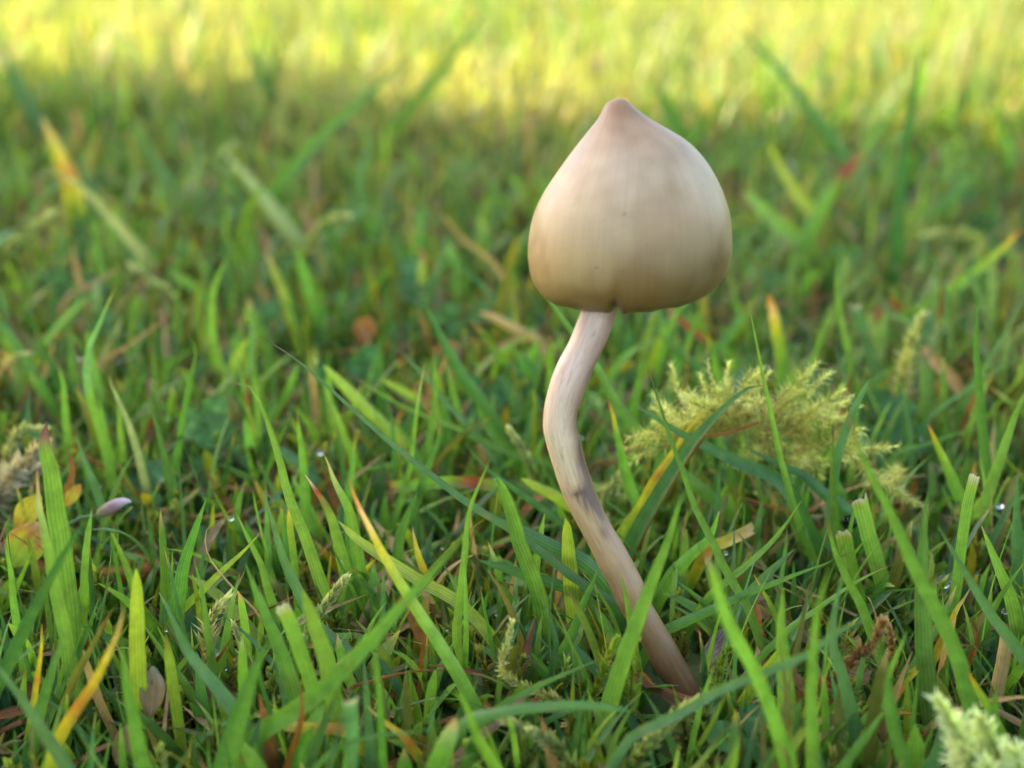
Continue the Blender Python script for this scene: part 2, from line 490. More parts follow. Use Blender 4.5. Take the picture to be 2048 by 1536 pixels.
cols = np.stack([np.interp(v_, [0, 0.15, 0.35, 0.5, 0.6, 0.72, 0.85, 1], c) for c in
                 ([0.17, 0.235, 0.38, 0.55, 0.68, 0.62, 0.60, 0.55], [0.088, 0.125, 0.235, 0.38, 0.53, 0.45, 0.435, 0.39], [0.038, 0.054, 0.115, 0.20, 0.34, 0.35, 0.35, 0.31])], 1)
cc = np.repeat(cols[:, None] * np.array([1.14, 1.06, 1.0]), NA + 1, 1)
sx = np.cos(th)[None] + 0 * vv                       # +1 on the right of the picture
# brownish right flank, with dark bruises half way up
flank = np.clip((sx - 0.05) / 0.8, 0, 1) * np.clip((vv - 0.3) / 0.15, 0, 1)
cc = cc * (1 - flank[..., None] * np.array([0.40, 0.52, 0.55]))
for v0, t0, sv, st, am in ((0.535, 0.62, 0.036, 0.42, 0.85), (0.488, 1.0, 0.022, 0.55, 0.8), (0.585, 0.4, 0.035, 0.35, 0.6), (0.46, 0.75, 0.024, 0.36, 0.7), (0.505, 1.35, 0.008, 0.6, 0.7), (0.65, 0.3, 0.03, 0.3, 0.4), (0.74, 0.5, 0.04, 0.25, 0.3), (0.42, 1.1, 0.012, 0.3, 0.35)):
    tc = -t0
    d1 = ((th[None] - (2 * math.pi + tc) + math.pi) % (2 * math.pi)) - math.pi
    wobv = 0.4 * np.sin(9 * th[None] + 60 * vv) + 0.35 * np.sin(17 * th[None] - 90 * vv)
    mk = np.exp(-((vv - v0) / sv + wobv * 0.5) ** 2 - (d1 / st + wobv * 0.5) ** 2) * am
    mk = np.clip(mk * 1.7, 0, 0.9)
    cc = cc * (1 - mk[..., None]) + mk[..., None] * np.array([0.10, 0.042, 0.026])
mk = np.exp(-(dth / 0.05) ** 2) * np.clip((0.18 - vv) / 0.05, 0, 1) * 0.5
cc = cc * (1 - mk[..., None]) + mk[..., None] * np.array([0.45, 0.20, 0.07])
nv = len(v_)
idx = np.arange(nv * (NA + 1)).reshape(nv, NA + 1)
F = np.stack([idx[:-1, :-1], idx[:-1, 1:], idx[1:, 1:], idx[1:, :-1]], -1).reshape(-1, 4)
so = link('stem', mesh_np('stem', X.reshape(-1, 3) - mb, [F], M_STEM, np.stack([uu, vv], -1).reshape(-1, 2), cc.reshape(-1, 3)), mush)
so['label'] = 'pale pinkish stem with silvery fibres and dark bruises'

# cap: rings measured on the photograph's outline (level, left edge, right edge)
capc = mpt(1262, 440)
CD = (capc - CAM) @ FWD
KP = CD / FPX                                          # mm per pixel there
CPHI = math.radians(13.0)
lean = math.radians(4.0)
A = norm((UP * math.cos(lean) - RIGHT * math.sin(lean)) * math.cos(CPHI) - FWD * math.sin(CPHI))
CR = norm(np.cross(A, FWD)) * -1.0
if CR @ RIGHT < 0: CR = -CR
CN = norm(np.cross(A, CR))                             # towards / away from the camera
if CN @ FWD > 0: CN = -CN
apex = CAM + CD * ray(1237, 196) + FWD * 0.0
RINGS = [(196, 1237, 1237), (198, 1226, 1248), (203, 1215, 1256), (211, 1208, 1264), (221, 1203, 1276), (233, 1196, 1291), (247, 1184, 1312), (263, 1170, 1339), (285, 1151, 1373), (310, 1131, 1400),
         (338, 1110, 1422), (368, 1089, 1440), (398, 1073, 1454), (430, 1063, 1465), (462, 1058, 1470), (492, 1057, 1472), (516, 1060, 1471), (538, 1065, 1466), (556, 1074, 1456), (570, 1084, 1443), (580, 1097, 1428), (587, 1112, 1411), (591, 1128, 1394),
         (589, 1139, 1383), (580, 1140, 1380), (560, 1110, 1412), (520, 1092, 1430), (460, 1092, 1436), (400, 1108, 1418), (350, 1150, 1374), (320, 1200, 1320), (312, 1258, 1262)]
NC = 144
th = np.linspace(0, 2 * math.pi, NC + 1)               # 0 right, pi/2 to the camera
Rr = np.array(RINGS, float)
# more rings by interpolation in arc length
Rr = spline(Rr, 90)
ax_up = UP @ A
rows = []
for y, xl, xr in Rr:
    sdown = (y - 196) / math.cos(CPHI)
    cx = (xl + xr) / 2 - 1237; r = (xr - xl) / 2
    cen = apex - A * sdown * KP + CR * ((cx - sdown * math.sin(lean)) * KP)
    ang = th
    r_th = r * (1 + 0.008 * np.sin(3 * ang + 0.5) + 0.006 * np.sin(5 * ang + y * 0.01) + 0.003 * np.sin(11 * ang))
    f = np.clip((y - 520) / 70, 0, 1)
    d = np.degrees(((ang - math.radians(104) + math.pi) % (2 * math.pi)) - math.pi)
    notch = np.exp(-(d / 3.4) ** 2) * f ** 1.5
    broad = np.exp(-(d / 13.0) ** 2) * f
    drop = 9 * f * np.clip(np.cos(ang - math.radians(72)), -0.6, 1)
    P = cen[None] + (CR[None] * np.cos(ang)[:, None] + CN[None] * np.sin(ang)[:, None]) * ((r_th * (1 - 0.07 * notch - 0.008 * broad))[:, None] * KP)
    P = P + A[None] * ((17 * notch + 1 * broad - drop + 2.0 * f * np.sin(9 * ang + 1) * np.sin(4 * ang + 0.6))[:, None] * KP)
    rows.append(P)
X = np.array(rows)
nr = len(rows)
yy = Rr[:, 0][:, None] + 0 * th[None]
outer = (np.arange(nr) < np.argmax(Rr[:, 0]) + 2)[:, None] & (yy > 0)
tt = np.clip((yy - 196) / 400, 0, 1)
base = np.stack([np.interp(tt, [0, 0.07, 0.15, 0.28, 0.5, 0.7, 0.88, 1], c) for c in
                 ([0.36, 0.38, 0.44, 0.55, 0.58, 0.54, 0.46, 0.38], [0.20, 0.22, 0.29, 0.415, 0.44, 0.385, 0.305, 0.235], [0.105, 0.12, 0.17, 0.285, 0.27, 0.185, 0.115, 0.075])], -1)
# damp, browner patch low on the right, partly shading painted in; pinkish tone upper middle
an = th[None] + 0 * yy
damp_shade = np.exp(-((np.degrees(((an - math.radians(48) + math.pi) % (2 * math.pi)) - math.pi)) / 38) ** 2 - ((yy - 545) / 95) ** 2)
base = base * (1 - damp_shade[..., None] * np.array([0.52, 0.54, 0.60]))
pink = np.exp(-((np.degrees(((an - math.radians(70) + math.pi) % (2 * math.pi)) - math.pi)) / 26) ** 2 - ((yy - 430) / 55) ** 2)
base = base * (1 - pink[..., None] * np.array([0.08, 0.20, 0.28]))
dn = np.degrees(((an - math.radians(104) + math.pi) % (2 * math.pi)) - math.pi)
slit = np.exp(-(dn / 3.2) ** 2) * np.clip((yy - 560) / 25, 0, 1) * 0.75
base = base * (1 - slit[..., None]) + slit[..., None] * np.array([0.07, 0.05, 0.045])
base = np.where(outer[..., None], base * np.array([0.775, 0.725, 0.645]), base)
base = np.where(outer[..., None], base, np.array([0.20, 0.14, 0.10]))
idx = np.arange(nr * (NC + 1)).reshape(nr, NC + 1)
F = np.stack([idx[:-1, 1:], idx[:-1, :-1], idx[1:, :-1], idx[1:, 1:]], -1).reshape(-1, 4)
uv = np.stack([an / (2 * math.pi), tt], -1).reshape(-1, 2)
capo = link('cap', mesh_np('cap', X.reshape(-1, 3) - mb, [F], M_CAP, uv, base.reshape(-1, 3)), mush)
capo['label'] = 'smooth tan bell-shaped cap with a nipple and a small slit in its rim'

# gills hang inside the bell
acc = Acc()
for i in range(40):
    a0 = i / 40 * 2 * math.pi
    dr = CR * math.cos(a0) + CN * math.sin(a0)
    pts = []
    for y, r0, r1 in ((345, 30, 80), (400, 34, 140), (470, 38, 158), (525, 42, 150), (548, 70, 120)):
        sdn = (y - 196) / math.cos(CPHI)
        cen = apex - A * sdn * KP + CR * ((25 - sdn * math.sin(lean)) * KP)
        pts += [cen + dr * r0 * KP, cen + dr * r1 * KP]
    pts = np.array(pts)
    ii = np.arange(10).reshape(5, 2)
    acc.add(pts - mb, np.stack([ii[:-1, 0], ii[:-1, 1], ii[1:, 1], ii[1:, 0]], -1), np.zeros((10, 2)), np.full((10, 3), 0.12))
go = link('gill_layer', acc.mesh('gill_layer', M_GILL), capo)

# the mushroom's outline in pixels, to keep loose grass from growing in front of it
mask_pts = [(p[0], p[1], 46) for p in sc_] + [(1262, y, 205) for y in range(260, 600, 20)]
MK = np.array(mask_pts, float)
MUSH_DEPTH = float(np.mean(dep))

def hides_mushroom(C):
    """C (...,3) points; True where the point lies in front of the mushroom in the picture"""
    x, y, d = project(C)
    near = d < MUSH_DEPTH + 12
    hit = np.zeros(x.shape, bool)
    for mx, my, mr in MK:
        hit |= (x - mx) ** 2 + (y - my) ** 2 < mr ** 2
    return near & hit & (y < 1365)

# ------------------------------------------------------------------ traced blades: (crop, pixels base to tip, width, style, label, options)
def R(**kw): return kw
TRACED = [
 ('z', [(1270,1235),(1166,1168),(1088,1109),(1010,1051),(942,1011),(860,948),(819,917),(737,847),(668,785),(600,724),(519,671)], 21, 'bluepurple', 'longest slender blue-green grass blade sloping from the foot of the stem', R(tip='long', k=0.1)),
 ('d', [(1180,1080),(1090,900),(960,720),(840,500),(760,340),(725,245)], 100, 'deep', 'broad dark green pointed grass blade rising left of the upper stem', R()),
 ('d', [(640,1120),(480,980),(300,800),(190,690),(135,640)], 75, 'lime', 'thick rounded yellow-green grass blade beside the longest slender blade', R(tip='round')),
 ('d', [(1480,1230),(1280,1170),(1080,1090),(900,1000),(740,940),(560,860),(400,760),(255,665)], 48, 'purple', 'thin arching grass blade with purple tip sloping left from the stem', R(tip='long', k=0.1)),
 ('d', [(800,920),(700,850),(600,790),(470,720)], 55, 'lime', 'short rounded lime grass shoot beneath the arching purple-tipped blade', R(tip='round')),
 ('d', [(570,1490),(640,1250),(660,1100),(690,850),(730,630)], 40, 'tan', 'thin upright yellowish blade crossing the longest slender blade', R()),
 ('d', [(690,1300),(730,1180),(770,1000),(790,850),(785,620),(765,500)], 52, 'purple', 'upright blade with dark dry point in front of the broad dark blade', R()),
 ('d', [(640,1520),(680,1440),(740,1260),(800,1100),(830,985)], 68, 'green', 'sharp green blade whose tip leans right across the longest slender blade', R()),
 ('d', [(1150,1200),(1000,1010),(860,860),(780,760),(650,620),(550,530)], 55, 'blue', 'dull grey-green blade sloping behind the dark pointed blade', R(tip='long')),
 ('g', [(830,820),(800,700),(820,500),(840,300),(866,61),(935,-120),(975,-215)], 52, 'bright', 'narrow bright upright blade left of the stem foot with a clean point', R(tip='point')),
 ('d', [(1220,1140),(1190,1110),(1090,980),(1030,860)], 62, 'green', 'short rounded green shoot beside the dark clover leaves', R(tip='round')),
 ('d', [(1560,1600),(1400,1470),(1250,1360),(1120,1270),(1040,1190),(980,1115)], 52, 'deep', 'dark green blade with thin dark tip reaching toward the mushroom stem', R()),
 ('g', [(1250,620),(1200,430),(1130,250),(1075,61),(1035,-60),(1010,-125)], 85, 'bright', 'broad round-tipped green blade just left of the stem', R(tip='round')),
 ('d', [(1680,1540),(1560,1455),(1480,1400),(1380,1350),(1290,1300)], 72, 'lime', 'pale-edged yellow-green blade reaching out from behind the stem', R(tip='round')),
 ('d', [(1180,1370),(1120,1340),(1000,1320),(850,1320),(700,1330),(530,1350)], 74, 'spotted', 'lying mown blade with ragged cut end and a rusty spot', R(tip='cut', hb=7)),
 ('d', [(640,1195),(600,1210),(450,1235),(270,1275)], 48, 'bright', 'flat light green blade lying under the longest slender blade', R(hb=7)),
 ('g', [(310,450),(290,250),(253,61),(180,-90),(155,-160),(125,-230)], 80, 'tan', 'veined green blade with pale tan tip in the red-tipped tuft', R()),
 ('g', [(260,300),(240,120),(235,-40),(228,-110)], 42, 'green', 'narrow green blade tucked behind the tan-tipped tuft blade', R()),
 ('g', [(250,440),(200,230),(150,61),(75,-60),(25,-130)], 80, 'red', 'veined blade with dark red end and greyish dry tip', R()),
 ('g', [(900,1060),(790,860),(690,700),(580,530),(480,370),(400,230),(340,110),(285,0),(245,-125)], 78, 'bigorange', 'leaning blade that turns yellow and orange toward its brown tip', R(k=0.05)),
 ('c', [(1810,1560),(1790,1498),(1780,1300),(1760,1100),(1735,895)], 72, 'brown', 'dull upright blade with brown point behind the red-tipped tuft', R()),
 ('c', [(1740,1600),(1640,1450),(1560,1400),(1530,1365)], 45, 'blue', 'short bluish blade sloping through the red-tipped tuft', R()),
 ('z', [(1442,1015),(1330,920),(1300,882),(1270,854),(1232,806),(1195,738),(1143,662),(1085,580),(1052,500)], 29, 'green', 'long green blade that passes behind both stem and cap', R(tip='long', k=0.12)),
 ('d', [(2010,1560),(1970,1450),(1910,1300),(1860,1080),(1830,930),(1795,820)], 82, 'redorange', 'veined upright blade with red-orange tip right beside the stem', R()),
 ('m', [(-160,1400),(0,1180),(90,1000),(230,800),(320,660),(420,540),(480,480)], 78, 'yellow', 'bright yellow blade with an orange fleck slanting past the moss clump', R(tip='point')),
 ('z', [(1512,1262),(1490,1204),(1457,1153),(1420,1073),(1390,1015),(1367,944),(1340,874),(1312,785),(1291,722)], 21, 'green', 'long thin dark-tipped blade crossing in front of the yellow blade', R(tip='long', k=-0.1)),
 ('e', [(880,1330),(860,1270),(830,1150),(790,1000),(750,800),(710,620),(670,420),(630,225)], 46, 'bright', 'slim straight green blade standing in front of the moss clump', R(tip='long', k=-0.05, g=1215)),
 ('e', [(810,680),(800,560),(785,430),(760,290),(735,190)], 62, 'bigorange', 'short upright blade with broad orange end behind the moss clump', R(tip='round')),
 ('e', [(890,750),(910,700),(960,560),(1000,430),(1040,305)], 46, 'bright', 'pointed green blade leaning right behind the moss clump', R()),
 ('e', [(1180,640),(1170,600),(1150,500),(1110,330),(1085,150),(1095,0)], 46, 'bright', 'tall thin bright blade with bowed tip behind the moss clump', R(tip='long')),
 ('e', [(1870,1220),(1850,1050),(1830,850),(1810,600),(1800,400),(1820,155)], 62, 'green', 'tall straight dark blade beyond the pale upright moss shoot', R(tip='point')),
 ('e', [(1690,860),(1760,720),(1870,530),(1950,400),(2070,180)], 62, 'green', 'long green blade leaning right behind the tall straight one', R(tip='long')),
 ('e', [(1330,680),(1290,600),(1220,380),(1175,250)], 60, 'greycut', 'blurred grey-green blade with square cut tip behind the moss', R(tip='cut')),
 ('e', [(1065,1230),(1080,1100),(1100,1000),(1140,880),(1190,760),(1255,628)], 48, 'blue', 'pale-tipped blue-green blade leaning right at the moss clump end', R(tip='round', g=1210)),
 ('e', [(1075,1330),(1068,1150),(1065,1000),(1070,860)], 52, 'purple', 'short straight bright blade with purple tip before the moss clump', R(g=1215)),
 ('h', [(1800,1260),(1740,1040),(1700,880),(1600,650),(1470,400),(1380,200),(1290,0),(1170,-230),(1085,-460),(1070,-505)], 105, 'brown', 'large broad bright blade leaning left over a mown stub', R(k=-0.12, tip='point')),
 ('e', [(1760,1340),(1730,1260),(1660,1100),(1600,970),(1550,850)], 80, 'orange', 'green blade with scorched orange-brown tip at the clump end', R()),
 ('e', [(1810,1400),(1830,1314),(1870,1200),(1940,1000),(2010,800),(2080,640)], 72, 'bright', 'broad veined blade leaning right past the tall straight dark one', R()),
 ('h', [(2020,400),(2010,150),(2010,-30),(2018,-130)], 82, 'blue', 'short broad grey-green blade with fine point above a dew drop', R()),
 ('h', [(1660,580),(1680,450),(1710,200),(1740,0),(1775,-135)], 58, 'cut', 'upright stalk-like blade with cut yellow end', R(tip='cut')),
 ('m', [(370,720),(430,650),(560,510),(680,400),(780,330),(870,318)], 120, 'deep', 'broad dark blade arching over the middle of the moss clump', R(g=1215, tip='point')),
 ('m', [(1180,1330),(1000,1010),(720,880),(480,760),(250,640),(60,520),(-40,460)], 125, 'deep', 'widest dark blade lying low beneath the moss clump', R(hb=7, k=0.05)),
 ('m', [(1480,1240),(1300,1080),(1150,950),(980,880),(740,750)], 110, 'deep', 'dark pointed blade lying under the right half of the moss', R(hb=7)),
 ('m', [(520,1140),(530,1000),(560,930),(600,880)], 55, 'deep', 'small dark blade with pale bent tip below the moss', R()),
 ('h', [(1265,420),(1240,330),(1190,150),(1160,20),(1150,-10)], 88, 'cut', 'squarely mown bright veined stub with pale cut end', R(tip='cut', k=-0.05)),
 ('h', [(1110,420),(1090,330),(1070,230),(1060,170)], 84, 'cut', 'low mown stub carrying a large dew drop', R(tip='cut')),
 ('h', [(780,1560),(740,1440),(690,1230),(620,1050),(540,880),(430,680),(360,480),(310,300)], 78, 'cut', 'long soft-focus blade with pale blob tip right of the stem foot', R(tip='round', k=-0.25)),
 ('h', [(1300,950),(1230,760),(1150,560),(1080,430),(1010,270),(960,65)], 72, 'brown', 'pointed brown-tipped blade slanting left above the withered moss stem', R(k=-0.05)),
 ('h', [(600,870),(680,790),(780,690),(900,610),(1050,500),(1200,410),(1335,352)], 50, 'brown', 'slim bright blade with brown tip slanting right near the stem foot', R(k=-0.1, tip='long')),
 ('h', [(40,740),(100,710),(300,620),(500,530),(700,450),(850,390),(1000,335)], 64, 'green', 'low blade running level to the right from the stem foot', R(hb=5)),
 ('h', [(-100,1290),(0,1240),(150,1170),(400,1030),(650,930),(850,850),(1000,740),(1185,635)], 60, 'blue', 'soft-focus bluish blade lying level in front of the stem foot', R(hb=9, k=-0.1, tip='round')),
 ('h', [(905,1560),(895,1300),(890,1100),(900,800),(930,560),(990,350)], 92, 'bright', 'soft-focus upright bright blade before the withered moss stem', R(k=-0.25)),
 ('h', [(760,1250),(745,1050),(735,900),(720,700),(730,475)], 118, 'bright', 'broad sharp-pointed upright bright blade right of the stem foot', R()),
 ('h', [(480,620),(560,500),(680,370),(795,265)], 100, 'blue', 'flat bluish leaf blade lying above the spotted dead leaf', R(hb=5)),
 ('h', [(2150,1020),(2000,800),(1850,600),(1700,350),(1575,140)], 95, 'blue', 'smooth blue-green blade sloping up left beside a dew drop', R(k=-0.05, tip='long')),
 ('h', [(2010,680),(1995,600),(1960,490),(1880,300),(1815,140)], 92, 'cut', 'veined blade with torn brown edge above the blue-green one', R(tip='point')),
 ('h', [(1520,1030),(1500,800),(1490,400),(1510,60),(1530,-60)], 110, 'green', 'wide upright dull green blade behind the large leaning one', R(tip='point')),
 ('h', [(1130,1300),(1060,1000),(1000,800),(1010,600),(1060,390)], 90, 'blue', 'grey-green bowed blade behind the withered moss stem', R(tip='point')),
 ('g', [(1560,1120),(1600,1000),(1660,800),(1720,640),(1800,420),(1880,220),(1955,-30)], 98, 'bright', 'bright blade crossing in front of the lower stem', R(k=-0.12)),
 ('g', [(1700,700),(1690,620),(1670,500),(1642,380)], 62, 'bright', 'short pale green blade standing against the lower stem', R(k=-0.15, g=1420)),
 ('g', [(-230,1220),(0,1060),(200,890),(400,680),(560,500),(750,290),(865,150)], 104, 'bright', 'long soft-focus blade slanting right with a greyish tip', R(k=-0.3, hb=6)),
 ('g', [(430,1400),(420,1300),(410,1050),(390,850),(375,640)], 52, 'green', 'soft-focus thin upright blade crossing the long slanting one', R(k=-0.35)),
 ('f', [(1960,1330),(1900,1100),(1860,900),(1790,700),(1735,515)], 108, 'bright', 'soft-focus round-tipped blade beside the plump green moss bud', R(tip='round', k=-0.2)),
 ('f', [(425,880),(412,760),(400,600),(370,350),(335,100),(290,-200),(255,-330),(270,-452)], 118, 'purple', 'tall veined upright blade with purple point beside the yellow clover leaf', R(tip='round')),
 ('f', [(440,1080),(410,1000),(390,850),(350,650),(310,480),(270,250),(225,40),(212,-175)], 92, 'tan', 'pale green blade with tan tip leaning on the tall purple-pointed one', R(tip='point')),
 ('f', [(-60,1180),(0,1040),(100,830),(200,620),(300,430),(400,250),(510,90)], 92, 'deep', 'soft-focus dark blade crossing before the tall veined blade', R(k=-0.35)),
 ('f', [(290,1560),(340,1370),(440,1200),(540,1050),(620,890),(680,750),(712,610)], 84, 'gold', 'withered golden yellow blade with brown streaks', R(k=-0.1)),
 ('f', [(795,1160),(790,1000),(785,800),(783,550),(780,390)], 92, 'lime', 'broad upright lime-green veined blade with rounded point', R(tip='round')),
 ('f', [(840,1600),(800,1470),(760,1250),(720,1050),(695,800)], 108, 'green', 'soft-focus upright green blade next to the golden one', R(k=-0.2, tip='point')),
 ('f', [(1460,1380),(1400,1300),(1320,1180),(1200,1030),(1080,880),(1000,720),(935,555)], 112, 'blue', 'broad blue-green blade leaning left over the dewy hollow', R(k=-0.05)),
 ('f', [(1010,720),(1020,620),(1050,400),(1110,200),(1185,-10)], 100, 'green', 'broad green blade leaning right with a dew drop beside it', R()),
 ('f', [(975,650),(980,600),(985,450),(990,280)], 46, 'green', 'narrow stiff blade holding a dew drop at its side', R()),
 ('f', [(1710,1180),(1680,1090),(1620,900),(1550,720),(1470,530),(1405,360)], 108, 'green', 'broad green blade with pinkish tip beside the curled tan tendril', R(k=-0.05)),
 ('f', [(1260,1640),(1290,1536),(1340,1350),(1400,1150),(1470,950),(1550,790)], 150, 'green', 'very broad soft-focus grey-green blade low in the lawn', R(k=-0.3)),
 ('f', [(440,1640),(390,1536),(330,1450),(220,1280),(120,1130),(0,970),(-60,880)], 92, 'blue', 'bluish blade sloping up to the left beside the golden one', R(k=-0.15)),
 ('f', [(125,860),(110,780),(80,600),(60,400),(15,185)], 60, 'purple', 'slim blade with pink point below the yellow clover leaf', R()),
 ('f', [(440,880),(470,830),(520,700),(570,555)], 46, 'green', 'small pointed green blade right of the tall pair', R()),
 ('f', [(370,1180),(450,980),(520,860),(590,720),(658,605)], 60, 'olive', 'thin olive blade with brownish band leaning right', R(k=-0.25)),
 ('f', [(185,1200),(215,1000),(235,850),(240,710)], 48, 'yellow', 'small narrow yellow-green blade among low shoots', R(k=-0.1)),
 ('f', [(205,1310),(240,1170),(290,1000),(340,850),(348,715)], 82, 'green', 'curved green blade left of the golden withered one', R(k=-0.1)),
 ('f', [(1060,1060),(1040,1030),(960,920),(880,800),(790,670)], 62, 'green', 'slim green blade sloping toward the lime upright blade', R()),
 ('f', [(1220,960),(1210,920),(1180,700),(1150,500),(1110,335)], 62, 'green', 'plain upright blade next to the pale moss tuft', R()),
 ('f', [(1560,580),(1540,520),(1500,380),(1430,230),(1355,75)], 58, 'bright', 'slender blade with a dark speck near a tiny dew drop', R()),
 ('f', [(1900,620),(1860,520),(1800,350),(1740,180),(1695,70),(1640,-70),(1590,-280),(1460,-620),(1395,-720),(1337,-672)][:8] + [(1335,-673)], 88, 'bright', 'tall tapering bright blade with dry pale point leaning left', R(tip='long')),
 ('f', [(2006,880),(1820,720),(1730,560),(1630,350),(1570,150),(1495,-65)], 82, 'blue', 'blue-green veined blade bending right behind the mown stub', R()),
 ('f', [(1695,480),(1690,430),(1680,300),(1660,150),(1665,-20)], 44, 'orange', 'thin blade with upper half dried orange', R(tip='round')),
 ('f', [(1830,1290),(1800,1100),(1720,850),(1640,640),(1610,600)], 84, 'cut', 'wide mown stub with pale yellow ragged end', R(tip='cut', k=-0.05)),
 ('f', [(770,520),(740,430),(690,300),(630,170)], 62, 'bright', 'small light-tipped blade sloping left behind the lime one', R()),
 ('f', [(1560,1280),(1540,1190),(1500,1050),(1480,880),(1505,755)], 42, 'deep', 'thin dark wavy blade near the yellow moss shoot', R(tip='long')),
 ('f', [(990,690),(1030,640),(1170,510),(1280,400),(1400,290),(1490,190)], 58, 'lime', 'yellowish blade with tan end slanting right under the tendril', R()),
 ('f', [(2000,1330),(1880,1310),(1620,1290),(1460,1225)], 70, 'gold', 'yellow dead blade lying level with orange end', R(hb=6, tip='round')),
 ('c', [(650,1290),(630,1200),(580,1000),(530,850),(505,680),(520,540),(580,400),(640,260),(688,165)], 64, 'bluetip', 'tall kinked grey-green blade with orange tip', R(tip='point')),
 ('c', [(1020,1250),(1030,1200),(1060,1000),(1100,780),(1145,560),(1105,465)], 50, 'green', 'upright blade with hooked tip in the blurred turf', R()),
 ('c', [(1290,660),(1270,620),(1235,420),(1250,200),(1330,0)], 72, 'bright', 'blurred bright blade curving right', R()),
 ('c', [(615,1540),(600,1480),(560,1350),(500,1200),(440,1040)], 68, 'blue', 'bluish tapering blade behind the yellow clover leaf', R()),
 ('c', [(1010,1420),(1000,1350),(970,1200),(920,1000),(868,840)], 62, 'green', 'plain mid-green blade leaning left before the hooked one', R()),
 ('c', [(410,1160),(400,1100),(380,900),(370,750),(325,590)], 60, 'purple', 'blurred thin upright blade with pinkish tip', R()),
 ('c', [(560,700),(570,650),(620,560),(725,340)], 62, 'pale', 'blurred pale blade beside the kinked tall blade', R()),
 ('c', [(850,1330),(800,1130),(740,950),(650,750),(640,700)], 55, 'pale', 'blurred pale bent stalk near the round clover leaves', R()),
 ('c', [(2100,1250),(2020,1060),(1960,900),(1890,790)], 62, 'bright', 'blurred blade leaning left under the round yellow-green one', R()),
 ('a', [(1190,960),(1160,930),(1100,850),(1000,720),(890,600)], 72, 'pale', 'blurred pale blade leaning left in the shaded turf', R(tip='point')),
 ('a', [(1125,440),(1110,400),(1060,330),(1000,200),(965,60)], 50, 'deep', 'far blurred dark blade against the sunlit grass', R(tip='long')),
 ('a', [(1090,440),(1085,380),(1095,280),(1130,140)], 44, 'deep', 'far blurred dark blade making a fork with its neighbour', R(tip='long')),
 ('a', [(1560,540),(1620,460),(1780,270),(1960,10)], 62, 'green', 'far long dark blade slanting right into the sunlight', R(tip='long')),
 ('a', [(1080,820),(1120,740),(1250,580),(1380,460),(1500,350),(1640,225)], 66, 'green', 'far long blade slanting right in parallel before the sunlit lawn', R(tip='long')),
 ('a', [(320,900),(300,830),(280,720),(230,600),(165,465)], 92, 'gold', 'blurred yellow-orange blade in the shaded turf', R()),
 ('a', [(620,1080),(560,1000),(400,820),(300,730),(180,670)], 56, 'pale', 'blurred pale arching blade left of the yellow-orange one', R(tip='long')),
 ('a', [(720,800),(680,720),(640,660),(570,585)], 58, 'blue', 'blurred bluish blade in the shaded turf', R()),
 ('a', [(170,520),(120,430),(60,300),(0,150)], 72, 'deep', 'blurred dark blade reaching left into the sunlight', R()),
 ('b', [(1530,1080),(1535,1020),(1545,850),(1570,600),(1610,350),(1642,152)], 62, 'deep', 'tallest dark upright blade standing against sunlit grass', R(tip='long')),
 ('b', [(1400,700),(1340,640),(1250,520),(1170,410),(1090,300),(880,80)], 56, 'deep', 'dark blurred blade slanting left beyond the cap into sunlight', R(tip='long')),
 ('b', [(1140,1040),(1160,1000),(1280,760),(1440,560),(1600,360)], 72, 'spotted', 'bright blurred blade leaning right with a red-brown spot', R(tip='long')),
 ('b', [(1240,930),(1200,850),(1100,720),(1020,560)], 62, 'lime', 'blurred yellow-green blade leaning left behind the cap', R()),
 ('b', [(1190,1010),(1150,970),(1030,870),(925,765)], 72, 'bright', 'blurred blunt-ended blade leaning left behind the cap', R(tip='round')),
 ('b', [(690,600),(660,520),(620,430),(565,315)], 92, 'green', 'blurred wide green blade just right of the nipple', R()),
 ('b', [(1600,920),(1650,880),(1760,790),(1900,650)], 62, 'green', 'blurred green blade leaning right beyond the tallest dark one', R()),
 ('b', [(1290,480),(1270,380),(1240,250),(1210,170)], 40, 'green', 'far thin blade rising into the sunlit grass', R(tip='long')),
 ('b', [(1480,400),(1470,300),(1445,130)], 52, 'deep', 'far short dark blade beside the tallest one', R()),
 ('z', [(1790,640),(1830,630),(1900,582),(1990,512),(2046,453)], 34, 'orange', 'yellow-green blade with orange tip leaning right over brown litter', R()),
 ('e', [(1090,250),(1120,200),(1220,110),(1310,-10)], 40, 'bright', 'thin blurred stalk leaning right beside the tall bowed blade', R(tip='long')),
 ('e', [(1560,830),(1600,790),(1760,680),(1900,590),(2060,500)], 36, 'green', 'thin level blade running right past the pale moss shoot', R(tip='long', hb=7)),
 ('e', [(1390,270),(1385,220),(1345,150)], 34, 'lime', 'tiny forked shoot blade, the yellowish half', R()),
 ('e', [(1395,290),(1400,220),(1410,105)], 36, 'bright', 'tiny forked shoot blade, the green half', R()),
 ('e', [(570,560),(520,500),(430,440),(320,360),(200,255)], 74, 'redstreak', 'blade with a long rust-red streak under the cap rim', R(tip='long')),
 ('e', [(260,610),(290,540),(340,400),(405,230)], 50, 'bright', 'bright thin blade crossing the rust-streaked one', R()),
 ('e', [(-20,540),(0,525),(60,470),(165,437)], 66, 'bright', 'bright flat blade pointing right beside the upper stem', R(hb=8)),
 ('e', [(420,640),(330,540),(240,460),(100,320)], 60, 'green', 'dull blurred blade sloping beneath the cap rim', R()),
 ('e', [(1400,1010),(1500,980),(1620,940),(1800,880)], 44, 'green', 'thin level green blade at the right end of the moss', R(hb=7, tip='long')),
 ('e', [(2110,860),(2048,810),(1960,740),(1875,670)], 52, 'tan', 'pale blade with pinkish tip sloping left beside the clover', R(k=-0.1)),
